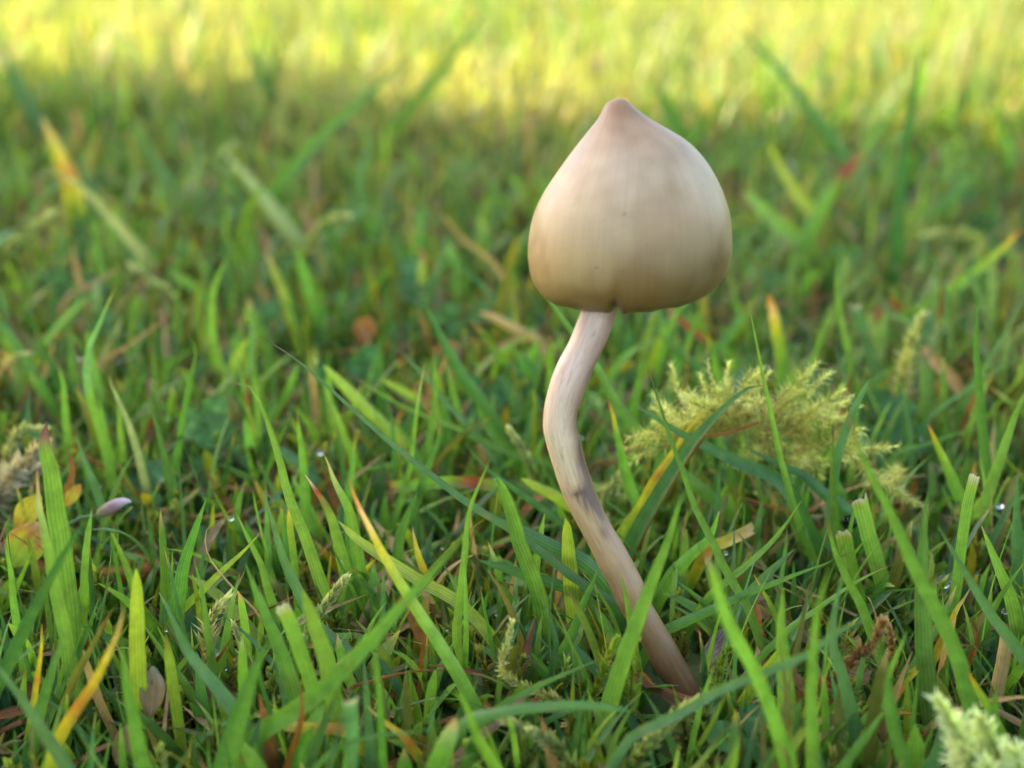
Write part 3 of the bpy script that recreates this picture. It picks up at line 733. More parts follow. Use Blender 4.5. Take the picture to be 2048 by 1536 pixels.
 ('h', [(1000,1560),(1100,1400),(1200,1270),(1320,1110)], 75, 'green', 'soft-focus short blade leaning right below the withered moss', R(k=-0.2)),
 ('h', [(1420,1500),(1370,1350),(1330,1200),(1300,950)], 80, 'green', 'soft-focus dull blade below the slanting brown-tipped one', R(k=-0.2, tip='round')),
 ('h', [(1490,1540),(1560,1400),(1640,1250)], 130, 'blue', 'soft-focus broad blue-green blade beside the pale moss cushion', R(k=-0.15)),
 ('h', [(1920,1300),(1850,1130),(1780,1010),(1740,930)], 90, 'orange', 'soft-focus blade with yellow tip behind the pale moss cushion', R(k=-0.15)),
 ('h', [(700,660),(660,570),(610,480),(565,400)], 46, 'orange', 'small pointed yellow-orange blade near the stem foot', R(tip='point')),
 ('h', [(120,420),(200,330),(260,270),(330,200),(380,60)], 90, 'cut', 'broad veined blade leaning right behind the lower stem', R(tip='point')),
 ('h', [(330,270),(420,230),(570,155)], 64, 'gold', 'short straight yellow blade with cut end', R(tip='cut', hb=6)),
 ('h', [(1640,690),(1680,600),(1720,540),(1755,480)], 55, 'gold', 'small yellowed shoot under the spiky dew drop', R(hb=6)),
 ('h', [(1830,700),(1900,560),(1970,450),(2060,330)], 52, 'bright', 'thin bright blade leaning right behind the blue-green slope', R()),
 ('h', [(300,560),(390,470),(560,330),(700,190),(840,-10)], 58, 'bright', 'slim bright blade slanting right above the level blade', R(tip='long')),
 ('g', [(1400,560),(1380,330),(1370,150),(1360,90)], 80, 'lime', 'short bright veined blade hard against the stem left side', R(tip='round')),
 ('g', [(1600,480),(1480,330),(1300,240),(1150,160),(1030,95)], 88, 'deep', 'wide dark veined blade sloping into the stem', R(hb=6, tip='round')),
 ('g', [(1460,500),(1330,440),(1200,400),(1050,350),(920,310)], 60, 'deep', 'narrow dark blade sloping low toward the stem', R(hb=6, tip='round')),
 ('g', [(1330,800),(1390,690),(1440,550),(1500,420),(1530,330)], 68, 'green', 'pointed green blade leaning right below the stem bend', R()),
 ('g', [(1290,880),(1310,720),(1270,600),(1240,480)], 42, 'blue', 'thin bluish bent blade beside the stem foot', R()),
 ('g', [(960,680),(800,520),(620,420),(480,330),(300,210),(195,105)], 66, 'lime', 'pale-tipped yellow-green blade sloping behind the orange-tipped one', R(tip='round')),
 ('g', [(660,420),(640,380),(600,260),(575,140)], 62, 'gold', 'small pointed yellow leaf blade with rusty edge', R(tip='point')),
 ('g', [(520,380),(500,250),(540,100),(600,-30)], 80, 'green', 'broad green blade leaning right behind the orange-tipped blade', R()),
 ('g', [(1000,1080),(1200,960),(1400,870),(1560,805)], 60, 'green', 'low blade slanting right toward the stem foot', R(hb=6, tip='long')),
 ('g', [(100,1350),(300,1230),(560,1190),(700,1170)], 56, 'green', 'soft-focus low blade running right near the withered leaves', R(hb=8, k=-0.1, tip='long')),
 ('g', [(820,1160),(1000,1090),(1200,1060),(1480,1050),(1700,1080)], 60, 'green', 'soft-focus level blade lying before the curled moss sprig', R(hb=9, k=-0.1, tip='round')),
 ('g', [(1060,1500),(1000,1380),(900,1200),(830,1020),(760,960)], 90, 'bright', 'soft-focus bright blade leaning left before the curled moss sprig', R(k=-0.3)),
 ('g', [(660,1500),(700,1350),(760,1200),(800,1110)], 120, 'tan', 'soft-focus broad blade with pale tan end', R(k=-0.3, tip='round')),
 ('g', [(260,1500),(265,1300),(268,1150),(262,1020)], 72, 'greycut', 'soft-focus upright grey-green blade with cut end', R(k=-0.2, tip='cut')),
 ('g', [(560,1240),(480,1170),(400,1110),(340,1050)], 62, 'gold', 'soft-focus short yellow blade with rusty tip', R(k=-0.1)),
]
for t in TRACED:
    crop, pts, w, sty, lab, kw = t
    blade(crop, pts, w * 1.03, sty, lab, **kw)

# ------------------------------------------------------------------ dry pieces: straws, curled leaves, tendril
DRY = 'dry plant scraps in the turf'
for crop, pts, w, sty, lab, nm, cat, kw in [
 ('f', [(1470,640),(1390,560),(1290,450),(1200,330),(1175,220),(1205,140),(1275,105)], 20, 'straw', 'curled tan tendril arching over the dewy hollow', 'tendril', 'tendril', R(tip='long', hb=6)),
 ('c', [(560,650),(640,590),(800,490),(1015,330)], 34, 'straw', 'blurred tan straw leaning beside the kinked tall blade', 'straw', 'straw', R(hb=7)),
 ('c', [(390,250),(500,190),(600,130),(715,60)], 46, 'straw', 'blurred brownish straw lying behind the kinked blade', 'straw', 'straw', R(hb=7)),
 ('c', [(385,1390),(412,1330),(425,1240),(400,1135)], 46, 'rust', 'thin curled brown leaf beside the tall purple-pointed blade', 'dead_leaf', 'leaf', R(tip='round', hb=8)),
 ('m', [(430,715),(560,670),(700,630),(840,580)], 20, 'rust', 'thin brown straw lying across the moss clump', 'straw', 'straw', R(g=1210, tip='cut')),
 ('m', [(1080,1240),(900,1170),(700,1100),(545,1055)], 34, 'rust', 'reddish-brown withered straw below the moss clump', 'straw', 'straw', R(hb=6, tip='long')),
 ('m', [(1465,420),(1480,330),(1510,180)], 60, 'rust', 'small upright orange-brown dead leaf behind the moss', 'dead_leaf', 'leaf', R(hb=8)),
 ('g', [(620,890),(625,780),(650,700),(690,640)], 34, 'rust', 'short dark rusty curled scrap left of the curled moss sprig', 'dead_leaf', 'leaf', R(hb=4)),
 ('g', [(250,970),(400,920),(560,880),(800,870)], 30, 'rust', 'long orange-brown runner lying across the turf', 'runner', 'runner', R(hb=4, tip='long')),
 ('g', [(400,480),(420,455),(465,440)], 55, 'straw', 'crumpled tan leaf scrap with torn edge', 'dead_leaf', 'leaf', R(hb=5, tip='cut')),
 ('f', [(1225,950),(1270,880),(1340,770)], 34, 'rust', 'dark brown thorn-like scrap over the dewy hollow', 'dead_leaf', 'leaf', R(hb=4)),
 ('f', [(1655,1530),(1700,1380),(1735,1230),(1720,1020)], 62, 'rust', 'soft-focus reddish-brown withered blade', 'dead_leaf', 'leaf', R(k=-0.2)),
 ('f', [(480,820),(560,920),(690,1010)], 62, 'rust', 'reddish-brown dead blade lying behind the golden one', 'dead_leaf', 'leaf', R(hb=4)),
 ('f', [(580,450),(750,420),(960,390)], 90, 'rust', 'wide brown dead blade lying in the dim turf', 'dead_leaf', 'leaf', R(hb=3, tip='cut')),
 ('h', [(1760,860),(1800,760),(1750,630)], 46, 'rust', 'dark rusty pointed scrap near the blue-green slope', 'dead_leaf', 'leaf', R(hb=4)),
 ('h', [(1900,1030),(1925,900),(1945,740)], 75, 'straw', 'flat pinkish-tan dead blade beside a dew drop', 'dead_leaf', 'leaf', R(hb=4, tip='cut')),
 ('h', [(1380,1010),(1460,930),(1550,810)], 80, 'gold', 'yellow leaf scrap with dark decayed middle', 'dead_leaf', 'leaf', R(hb=5)),
 ('z', [(1000,545),(985,520),(930,480),(870,410)], 17, 'straw', 'blurred pale bent straw in the shade left of the cap', 'straw', 'straw', R(hb=8, tip='long')),
 ('d', [(1390,500),(1280,440),(1130,360),(1040,330)], 60, 'straw', 'blurred pale stalk left of the upper stem', 'straw', 'straw', R(hb=6, tip='round')),
 ('e', [(1600,400),(1620,250),(1620,90)], 50, 'rust', 'blurred rusty upright scrap in the turf beyond the moss clump', 'dead_leaf', 'leaf', R(hb=7)),
 ('e', [(1700,660),(1620,570),(1520,470)], 60, 'straw', 'blurred mauve-tan straw behind the pale moss shoot', 'straw', 'straw', R(hb=6, tip='cut')),
 ('e', [(1480,1200),(1500,1170),(1460,1130),(1480,1090)], 45, 'rust', 'small curled pinkish-brown leaf at the moss end', 'dead_leaf', 'leaf', R(hb=5)),
]:
    blade(crop, pts, w, sty, lab, mat=M_DRY, name=nm, cat=cat, group=DRY, fold=0.6, **kw)

# ------------------------------------------------------------------ broad leaves: clover and a few dead ones
def leaf_shape(L, W, cup=0.25, notch=0.06, nl=9, na=9, wav=0.0):
    """obovate leaflet along +Y from the origin, bowl-shaped about its midrib"""
    t = np.linspace(0, 1, nl)
    wv = np.sin(np.pi * t ** 1.25) ** 0.62 * (W / 2); wv[0] = W * 0.02; wv[-1] = W * 0.16
    u = np.linspace(-1, 1, na)
    X = u[None] * wv[:, None]
    Y = t[:, None] * L - notch * L * (1 - np.abs(u[None])) * (t[:, None] > 0.99) - 0.05 * L * np.abs(u[None]) * t[:, None] ** 2
    Z = cup * np.abs(X) ** 1.4 / (W / 2) ** 0.4 - 0.18 * L * t[:, None] ** 2 + wav * np.sin(7 * t[:, None] + 3 * u[None]) * W
    V = np.stack([X, Y + 0 * X, Z + 0 * X], -1).reshape(-1, 3)
    i = np.arange(nl * na).reshape(nl, na)
    F = np.stack([i[:-1, :-1], i[:-1, 1:], i[1:, 1:], i[1:, :-1]], -1).reshape(-1, 4)
    uv = np.stack(np.broadcast_arrays(u[None] * 0.5 + 0.5, t[:, None]), -1).reshape(-1, 2)
    return V, F, uv, np.broadcast_to(t[:, None], X.shape).reshape(-1), np.broadcast_to(u[None], X.shape).reshape(-1)

def rot(axis_z, axis_y):
    """matrix with local Y along axis_y and local Z near axis_z"""
    y = norm(np.asarray(axis_y, float)); x = norm(np.cross(y, axis_z)); z = np.cross(x, y)
    return np.stack([x, y, z], 1)

def tube(acc, P, r0, r1, col, ns=5, n=10):
    C = spline(P, n); T = norm(np.gradient(C, axis=0))
    S = norm(np.cross(T, np.array([0.3, 1, 0.2]))); B = np.cross(S, T)
    a = np.linspace(0, 2 * math.pi, ns, endpoint=False)
    r = np.linspace(r0, r1, n)[:, None, None]
    X = C[:, None] + (S[:, None] * np.cos(a)[None, :, None] + B[:, None] * np.sin(a)[None, :, None]) * r
    i = np.arange(n * ns).reshape(n, ns); j = np.roll(i, -1, 1)
    F = np.stack([i[:-1], j[:-1], j[1:], i[1:]], -1).reshape(-1, 4)
    acc.add(X.reshape(-1, 3), F, np.zeros((n * ns, 2)), np.broadcast_to(col, (n * ns, 3)))

CLOVER = 'clover plants in the turf'
def clover(px, py, hb, size_px, colour, label, turn=0.0, tilt=0.5, g=CLOVER):
    hb = max(2.0, hb - 1.5)
    head = hit_z(px, py, hb)
    dep_ = (head - CAM) @ FWD
    L = size_px * dep_ / FPX
    base_ = np.array([head[0] + rng.normal(0, 1), head[1] + rng.uniform(0, 2), -0.8])
    e = empty('clover', base_)
    tag(e, label, 'clover', g)
    ac = Acc(); tube(ac, [base_, (base_ * 0.5 + head * 0.5) + np.array([0.4, 0.3, 0.2]), head], 0.22, 0.16, BLUE * 1.2)
    link('stalk', ac.mesh('stalk', M_CLOVER, base_), e)
    up = norm(np.array([rng.normal(0, 0.2), -tilt, 1.0]))
    x0 = norm(np.cross(up, [0, 1, 0.01])); y0 = np.cross(up, x0)
    for i in range(3):
        a = turn + i * 2 * math.pi / 3 + rng.normal(0, 0.12)
        d = x0 * math.cos(a) + y0 * math.sin(a) + up * 0.25
        V, F, uv, t, u = leaf_shape(L, L * rng.uniform(0.85, 1.0), 0.22)
        c = np.asarray(colour)[None] * (1 + 0.9 * np.exp(-((t - 0.5 - 0.12 * np.abs(u)) / 0.06) ** 2))[:, None] * (1 + 0.35 * np.exp(-(u / 0.05) ** 2))[:, None]
        V = V @ rot(up, d).T + head
        link('leaflet', mesh_np('leaflet', V - base_, [F], M_CLOVER, uv, np.clip(c * rng.uniform(0.85, 1.15), 0, 0.9)), e)
    return e

CG = np.array([0.050, 0.135, 0.028]); CB = np.array([0.048, 0.135, 0.036])
for px, py, hb, sz, c, lab, turn, tilt in [
 (1035, 770, 6, 60, CB, 'dark round clover leaves just left of the stem bend', 0.4, 1.2),
 (960, 800, 5, 62, CG, 'dark clover leaf tucked under the broad dark blade', 1.2, 1.0),
 (455, 905, 6, 92, CG, 'large soft-focus clover leaves behind the red-tipped tuft', 0.9, 1.2),
 (420, 850, 8, 70, np.array([0.07, 0.17, 0.03]), 'lighter soft-focus clover leaf above the large dark one', 2.2, 1.0),
 (735, 735, 6, 52, CG, 'soft-focus clover leaves beside the rounded yellow-green blade', 0.3, 1.0),
 (290, 980, 4, 75, CB, 'bluish clover leaf in the dim turf right of the tall pair', 1.7, 0.9),
 (1800, 860, 7, 74, CB, 'blue-green clover leaf right of the moss clump', 0.2, 1.3),
 (1722, 830, 7, 74, CG, 'green clover leaf at the moss clump end', 1.5, 1.4),
 (1480, 960, 4, 62, CB, 'small dark bluish clover leaf below the moss clump', 0.1, 0.5),
 (1020, 1190, 3, 48, np.array([0.10, 0.24, 0.05]), 'light green round clover leaf in the hollow left of the stem', 0.1, 0.6),
 (1090, 1300, 4, 74, CB, 'pale bluish clover leaf behind the curled moss sprig', 0.6, 1.0),
 (1500, 1480, 5, 95, CG, 'large dark clover leaf low in the soft-focus turf', 0.2, 0.3),
 (340, 1100, 3, 60, CB, 'wet bluish clover leaf beside the stiff dewy blade', 0.9, 0.8),
 (430, 1330, 2, 55, CB, 'wet dark clover leaf in the dewy hollow', 0.3, 0.6),
 (1985, 1310, 3, 60, CB, 'wet dark clover leaf under the blue-green slope', 1.1, 0.5),
 (640, 760, 6, 40, CG, 'blurred small clover leaf beyond the longest slender blade tip', 0.8, 0.9),
 (1480, 1130, 3, 46, CG, 'small clover leaf in the gap right of the stem', 1.3, 0.5),
 (1240, 850, 5, 46, np.array([0.12, 0.26, 0.03]), 'bright green clover leaf glimpsed right of the stem bend', 0.5, 1.0),
 (560, 640, 6, 55, CG, 'blurred clover leaf in the shade near the pale arching blade', 1.0, 1.0),
 (820, 560, 7, 50, CB, 'blurred clover leaf in the shade near the pale bent straw', 0.4, 1.0),
 (1900, 640, 6, 55, CG, 'blurred clover leaf in the shade near the orange-tipped leaning blade', 0.7, 1.0),
]:
    clover(px, py, hb, sz, c, lab, turn, tilt)

for i in range(26):                                    # small far clover in the shaded turf
    while True:
        px, py = rng.uniform(20, 2030), rng.uniform(380, 700)
        if not (1000 < px < 1520): break
    clover(px, py, rng.uniform(6, 9), rng.uniform(30, 46), CG * np.array([1.15, 1.0, 0.75]) * rng.uniform(0.7, 1.1), 'small blurred clover leaf sunk in the shaded turf', rng.uniform(0, 2), rng.uniform(0.4, 1.2), 'small clover in the shaded turf')

def broad_leaf(px, py, hb, L_px, W_px, along, facing, cols, label, name='dead_leaf', cat='leaf', wav=0.05, mat=None):
    p = hit_z(px, py, hb); dp = (p - CAM) @ FWD
    V, F, uv, t, u = leaf_shape(L_px * dp / FPX, W_px * dp / FPX, 0.35, 0.0, 14, 11, wav)
    al = RIGHT * along[0] + UP * along[1] + FWD * along[2]
    V = V @ rot(np.asarray(facing, float), al).T
    c = np.stack([np.interp(t + 0.12 * np.sin(9 * u + 4 * t), [a for a, _ in cols], [b[j] for _, b in cols]) for j in range(3)], 1)
    me = mesh_np(name, V, [F], mat or M_DRY, uv, np.clip(c, 0, 0.9))
    return tag(link(name, me, None, tuple(p * MM)), label, cat, DRY)

broad_leaf(22, 1135, 4, 105, 78, (0.6, 0.9, -0.1), (0.2, -1, 0.4), [(0, LIME), (0.45, LIME * 1.3), (0.6, YEL), (0.75, ORA * 0.8), (1, TAN)], 'crumpled yellow and brown clover leaf beside the tall pair', 'yellowed_leaf')
broad_leaf(30, 1062, 6, 85, 48, (0.55, 0.9, 0.1), (0.1, -1, 0.3), [(0, ORA * 0.7), (0.4, YEL), (1, YEL)], 'folded orange-yellow leaf above the crumpled one', 'yellowed_leaf')
broad_leaf(128, 1015, 7, 55, 26, (0.6, 0.9, 0.1), (0.1, -1, 0.3), [(0, ORA), (0.5, YEL), (1, ORA)], 'small pointed orange leaf right of the tall pair', 'yellowed_leaf')
broad_leaf(1400, 1345, 3, 100, 34, (0.55, 0.95, 0.1), (-0.2, -1, 0.5), [(0, TAN * 0.7), (0.2, GREY * 0.55), (0.5, GREY * 0.5), (0.58, RED * 0.5), (0.66, GREY * 0.5), (0.85, PUR * 0.6), (1, GREY * 0.5)], 'grey dead leaf with dark red spots right of the stem foot', wav=0.02)
broad_leaf(300, 1440, 4, 105, 50, (0.05, 1, 0.1), (0.3, -1, 0.3), [(0, TAN * 0.5), (0.5, TAN * 0.6), (1, GREY * 0.6)], 'crinkled translucent tan leaf low beside the golden blade', wav=0.12)
broad_leaf(232, 1530, 3, 80, 40, (0.3, 1, 0.1), (0.2, -1, 0.3), [(0, TAN * 0.6), (1, TAN * 0.5)], 'soft-focus crinkled tan scrap below the translucent leaf', wav=0.12)
broad_leaf(60, 1190, 2, 60, 50, (0.9, 0.2, 0.2), (0.2, -0.4, 1), [(0, BRN), (1, ORA * 0.5)], 'brown withered leaf under the yellow clover leaf', wav=0.1)
broad_leaf(385, 1400, 2, 95, 60, (1, 0.1, 0.1), (0.0, -0.7, 1), [(0, BRN), (0.6, TAN * 0.6), (1, BRN)], 'brown wrinkled leaf in the dewy hollow', wav=0.1)
broad_leaf(860, 705, 5, 70, 40, (1, 0.1, 0.1), (0.0, -1, 0.6), [(0, ORA * 0.5), (1, TAN * 0.7)], 'blurred orange-tan dead leaf behind the broad dark pointed blade', wav=0.1)
broad_leaf(720, 690, 5, 60, 46, (0.3, 1, 0.1), (0.0, -1, 0.4), [(0, BRN), (1, ORA * 0.7)], 'blurred rusty dead leaf beyond the left blades', wav=0.1)
broad_leaf(990, 690, 5, 110, 60, (1, -0.2, 0.1), (0.0, -1, 0.7), [(0, TAN * 0.7), (0.5, BRN), (1, TAN)], 'blurred brown and tan litter left of the upper stem', wav=0.14)
broad_leaf(1740, 640, 5, 90, 55, (1, 0.3, 0.1), (0.0, -1, 0.7), [(0, BRN), (1, ORA * 0.5)], 'blurred brown dead leaf in the turf beyond the moss clump', wav=0.1)
broad_leaf(1690, 1360, 4, 60, 40, (1, 0.3, 0.1), (0.0, -1, 0.7), [(0, BRN), (1, TAN * 0.5)], 'brown decayed leaf scrap beside the withered moss stem', wav=0.1)

# pink-tipped bud on its stalk
bp, bw = trace('l', [(520,900),(560,860),(650,815),(740,810)], 30, 0.0, 7.0)
o0 = np.asarray(bp[0]); acc = Acc()
be = empty('flower_bud', o0); tag(be, 'pinkish-white slender bud on a nodding stalk by the tall pair', 'bud')
tube(acc, bp, 0.18, 0.14, BLUE * 1.3); link('stalk', acc.mesh('stalk', M_CLOVER, o0), be)
bp2 = [hit_plane(*q, bp[-1][1], 0.0) for q in full('l', [(735,812),(800,780),(880,735),(960,700),(1010,705)])]
C = spline(bp2, 12); tt_ = np.linspace(0, 1, 12)
acc = Acc(); Tn = norm(np.gradient(C, axis=0)); S_ = norm(np.cross(Tn, [0.1, 1, 0.2])); B_ = np.cross(S_, Tn)
aa = np.linspace(0, 2 * math.pi, 10, endpoint=False)
rb = (0.04 + 0.52 * np.sin(np.pi * np.clip(tt_, 0, 1) ** 0.8) ** 0.8)[:, None, None]
Xb = C[:, None] + (S_[:, None] * np.cos(aa)[None, :, None] + B_[:, None] * np.sin(aa)[None, :, None]) * rb
i = np.arange(120).reshape(12, 10); j = np.roll(i, -1, 1)
cb = np.repeat(np.stack([np.interp(tt_, [0, 0.3, 0.6, 0.85, 1], c) for c in ([.2, .3, .34, .6, .65], [.26, .22, .2, .5, .58], [.08, .14, .22, .52, .56])], 1), 10, 0)
acc.add(Xb.reshape(-1, 3), np.stack([i[:-1], j[:-1], j[1:], i[1:]], -1).reshape(-1, 4), np.zeros((120, 2)), cb)
link('bud', acc.mesh('bud', M_CLOVER, o0), be)

# ------------------------------------------------------------------ moss
def moss_arrays(acc, P, leaf, dens, spread, c_base, c_tip, taper=0.6, lw=0.22, hook=0.3, stem_r=0.09, rg=None):
    """a moss shoot: thin stem along P and narrow leaves spiralling round it (sizes in mm)"""
    rg = rg or rng
    C0 = spline(P, 40)
    Ltot = np.linalg.norm(np.diff(C0, axis=0), axis=1).sum()
    n = max(8, int(Ltot * dens))
    s_ = np.sort(rg.uniform(0.0, 1.0, n)) ** 0.92
    f = s_ * 39; i0 = np.clip(f.astype(int), 0, 38); fr = (f - i0)[:, None]
    C = C0[i0] * (1 - fr) + C0[i0 + 1] * fr
    Tt = norm(np.gradient(C0, axis=0)); T_ = norm(Tt[i0] * (1 - fr) + Tt[i0 + 1] * fr)
    S_ = norm(np.cross(T_, np.array([0.13, 0.97, 0.21]))); B_ = np.cross(S_, T_)
    a = np.arange(n) * 2.39996 + rg.normal(0, 0.35, n)
    Rd = S_ * np.cos(a)[:, None] + B_ * np.sin(a)[:, None]
    sprd = np.clip(spread * (1 - 0.55 * s_ ** 3) + rg.normal(0, 0.16, n), 0.1, 1.7)[:, None]
    D = norm(T_ * np.cos(sprd) + Rd * np.sin(sprd))
    Ls = (leaf * (1 - taper * np.clip((s_ - 0.55) / 0.45, 0, 1) * 0.6) * (0.65 + 0.35 * np.clip(s_ / 0.15, 0, 1)) * rg.uniform(0.6, 1.25, n))[:, None]
    Wd = norm(np.cross(D, Rd + 0.3 * T_)) * (lw * leaf * rg.uniform(0.7, 1.2, n))[:, None] * 0.5
    hk = norm(Rd * hook - T_ * hook * 0.5 + rg.normal(0, 0.15, (n, 3)))
    m1 = C + D * Ls * 0.45 ; tp = C + D * Ls + hk * Ls * hook * 0.5
    V = np.stack([C - Wd * 0.6, C + Wd * 0.6, m1 - Wd, m1 + Wd, tp], 1).reshape(-1, 3)
    b = np.arange(n)[:, None] * 5
    F = np.vstack([b + [0, 1, 3], b + [0, 3, 2], b + [2, 3, 4]])
    cl = c_base * (1 - s_[:, None] ** 1.3) + c_tip * s_[:, None] ** 1.3
    cl = cl * rg.uniform(0.75, 1.25, (n, 1))
    cl = np.repeat(cl, 5, 0); cl[4::5] *= 1.25; cl[0::5] *= 0.85; cl[1::5] *= 0.85
    acc.add(V, F, np.zeros((len(V), 2)), np.clip(cl, 0, 0.9))
    tube(acc, C0[::4], stem_r, stem_r * 0.5, c_base * 0.7, 4, 10)

MY_T = np.array([0.78, 0.83, 0.32]); MY_B = np.array([0.54, 0.51, 0.15])
PALE_M = np.array([0.55, 0.58, 0.26])
def px_plane(crop, pts, yb, k=0.0, jit=0.0):
    q = full(crop, pts)
    P = [hit_plane(x, y, yb, k) for x, y in q]
    off = np.linspace(0, 1, len(P))[:, None] * np.array([0, jit, 0])
    return np.array(P) + off

mo = hit_z(1560, 985, 7.6)
clump = empty('moss_clump', (mo[0], mo[1], -0.8))
tag(clump, 'feathery yellow-green moss clump lying over blades right of the stem', 'moss')
BR = [
 [(700,640),(480,560),(300,420),(240,265)], [(700,640),(500,600),(300,560),(190,450)], [(650,650),(420,620),(250,590),(170,520)],
 [(760,620),(600,480),(480,380),(440,290)], [(760,620),(600,500),(420,430),(300,350)], [(780,620),(680,450),(620,320),(640,200)],
 [(780,600),(720,420),(760,300),(830,235)], [(800,600),(760,450),(840,330),(920,240)], [(640,660),(520,520),(380,400),(340,330)],
 [(600,660),(450,640),(330,620),(260,600)], [(850,600),(860,480),(820,420),(760,420)], [(900,620),(960,440),(1060,320),(1240,150)],
 [(950,640),(1000,480),(1050,380),(1130,330)], [(1000,660),(1110,500),(1220,360),(1330,240)], [(1050,680),(1180,520),(1280,420),(1410,330)],
 [(1080,700),(1220,570),(1340,480),(1460,440)], [(1100,720),(1250,620),(1380,560),(1490,500)], [(1120,740),(1280,680),(1420,640),(1540,590)],
 [(1100,750),(1250,740),(1400,720),(1520,660)], [(1000,700),(1080,600),(1180,560),(1280,540)], [(900,680),(940,560),(1010,470),(1040,420)],
 [(800,680),(760,740),(720,780),(620,790)], [(900,700),(880,780),(840,790),(780,780)], [(1100,770),(1090,830),(1080,870)],
 [(1200,780),(1230,860),(1270,930)], [(1150,770),(1180,830),(1170,900)], [(560,660),(480,570),(400,500),(350,450)],
 [(720,620),(640,520),(560,430),(540,330)], [(700,610),(600,540),(520,480),(420,360)], [(1020,690),(1120,620),(1200,540),(1330,470)],
 [(300,640),(180,690),(60,700),(-60,760)], [(420,650),(260,680),(120,760),(-20,800)], [(500,660),(380,640),(230,640),(120,640)],
 [(1450,770),(1540,780),(1640,740),(1780,715)], [(1440,790),(1480,750),(1530,730)], [(1780,1010),(1820,980),(1845,965)],
 [(600,650),(760,620),(900,660),(1050,720),(1250,790),(1430,790)], [(1400,785),(1560,860),(1650,960),(1780,1030),(1860,1080),(1985,1145)],
]
for b in BR:
    acc = Acc()
    P = px_plane('m', b, mo[1] + rng.uniform(-1.2, 1.2), 0.0, rng.uniform(-2.5, 2.5))
    moss_arrays(acc, P, 1.2, 20, 0.9, MY_B, MY_T * rng.uniform(0.8, 1.05), lw=0.085, hook=0.9, stem_r=0.05)
    P2 = P + np.linspace(0, 1, len(P))[:, None] * rng.normal(0, 0.5, 3) + rng.normal(0, 0.2, P.shape)
    moss_arrays(acc, P2, 1.1, 14, 1.0, MY_B * 0.8, MY_T * 0.85, lw=0.085, hook=0.9, stem_r=0.05)
    link('branch', acc.mesh('branch', M_MOSS, (mo[0], mo[1], -0.8)), clump)
acc = Acc()                                             # the runner that roots the clump
tube(acc, [hit_plane(*full('m', [(900, 660)])[0], mo[1], 0), np.array([mo[0] + 1, mo[1] + 1, 3.0]), np.array([mo[0] + 1.5, mo[1] + 1, -0.8])], 0.15, 0.15, MY_B * 0.6)
link('runner', acc.mesh('runner', M_MOSS, (mo[0], mo[1], -0.8)), clump)

MOSS = 'single moss shoots in the turf'
def moss_sprig(crop, pts, label, leaf=0.9, dens=26, spread=0.6, cb=MY_B, ct=MY_T, lw=0.24, hb=5.0, k=0.0, hook=0.2):
    P, _ = trace(crop, pts, 20, k, hb)
    acc = Acc(); moss_arrays(acc, P, leaf, dens, spread, cb, ct, lw=lw, hook=hook)
    o0 = np.asarray(P[0])
    return tag(link('moss_sprig', acc.mesh('moss_sprig', M_MOSS, o0), None, tuple(o0 * MM)), label, 'moss', MOSS)

moss_sprig('e', [(1400,780),(1420,650),(1440,540),(1470,440),(1520,310)], 'pale fuzzy upright moss shoot with bud-like tip beyond the clump', 1.7, 22, 0.85, MY_B, PALE_M, 0.26, hook=0.4)
moss_sprig('g', [(1320,1030),(1200,980),(1080,920),(1030,850),(1060,740),(1085,630)], 'curled moss sprig with pale upright tip left of the stem foot', 0.8, 34, 0.9, MY_B * 0.9, PALE_M, 0.26)
moss_sprig('f', [(1680,900),(1760,790),(1830,650),(1900,560),(1965,470)], 'plump pale green moss bud beside the soft-focus round-tipped blade', 1.5, 24, 0.32, BRIGHT * 0.8, PALE_M * 0.9, 0.42, hook=0.0)
moss_sprig('f', [(1170,900),(1190,780),(1210,680),(1290,570)], 'bleached spiky moss tuft over the dewy hollow', 1.7, 14, 0.6, np.array([.4, .3, .15]), PALE_M, 0.2)
moss_sprig('f', [(1440,960),(1400,880),(1370,800),(1345,730)], 'short lime moss shoot by the dewy hollow', 1.1, 20, 0.4, LIME * 0.8, PALE_M, 0.4, hook=0.0)
moss_sprig('d', [(1370,1300),(1345,1220),(1300,1130),(1240,1035)], 'smooth pale lime moss shoot left of the stem', 1.5, 20, 0.22, LIME, PALE_M, 0.45, hook=0.0)
moss_sprig('d', [(1700,1440),(1780,1380),(1840,1330),(1900,1240)], 'spiky lime moss tuft against the stem right side', 1.6, 20, 0.8, LIME * 0.8, PALE_M * 0.95, 0.2)
moss_sprig('d', [(1640,1360),(1720,1360),(1800,1380),(1880,1420)], 'lower spiky moss tuft touching the stem', 1.5, 20, 0.8, LIME * 0.8, PALE_M * 0.95, 0.2)
moss_sprig('d', [(1720,1230),(1830,1210),(1920,1150),(2000,1100)], 'brownish wispy moss strand between stem and clump', 1.0, 34, 0.9, BRN, TAN * 0.8, 0.12, hook=0.6)
moss_sprig('g', [(1500,1010),(1540,920),(1570,820),(1620,710)], 'yellow moss shoot standing before the stem foot', 0.9, 30, 0.6, LIME * 0.7, LIME * 1.2, 0.22, k=-0.1)
moss_sprig('g', [(1690,1020),(1700,900),(1690,800),(1720,730)], 'thin yellow-green moss shoot beside the stem foot', 0.9, 26, 0.8, LIME * 0.7, LIME, 0.2, k=-0.1)
moss_sprig('h', [(370,990),(390,900),(430,800),(470,850)], 'small yellow moss shoot under the spotted dead leaf', 0.9, 30, 0.7, LIME * 0.7, LIME * 1.1, 0.24)
moss_sprig('h', [(840,1090),(930,1030),(1050,950),(1130,850),(1210,800),(1280,660)], 'withered brown scaly moss stem right of the stem foot', 1.0, 20, 0.9, BRN, TAN * 0.85, 0.55, hook=0.7)
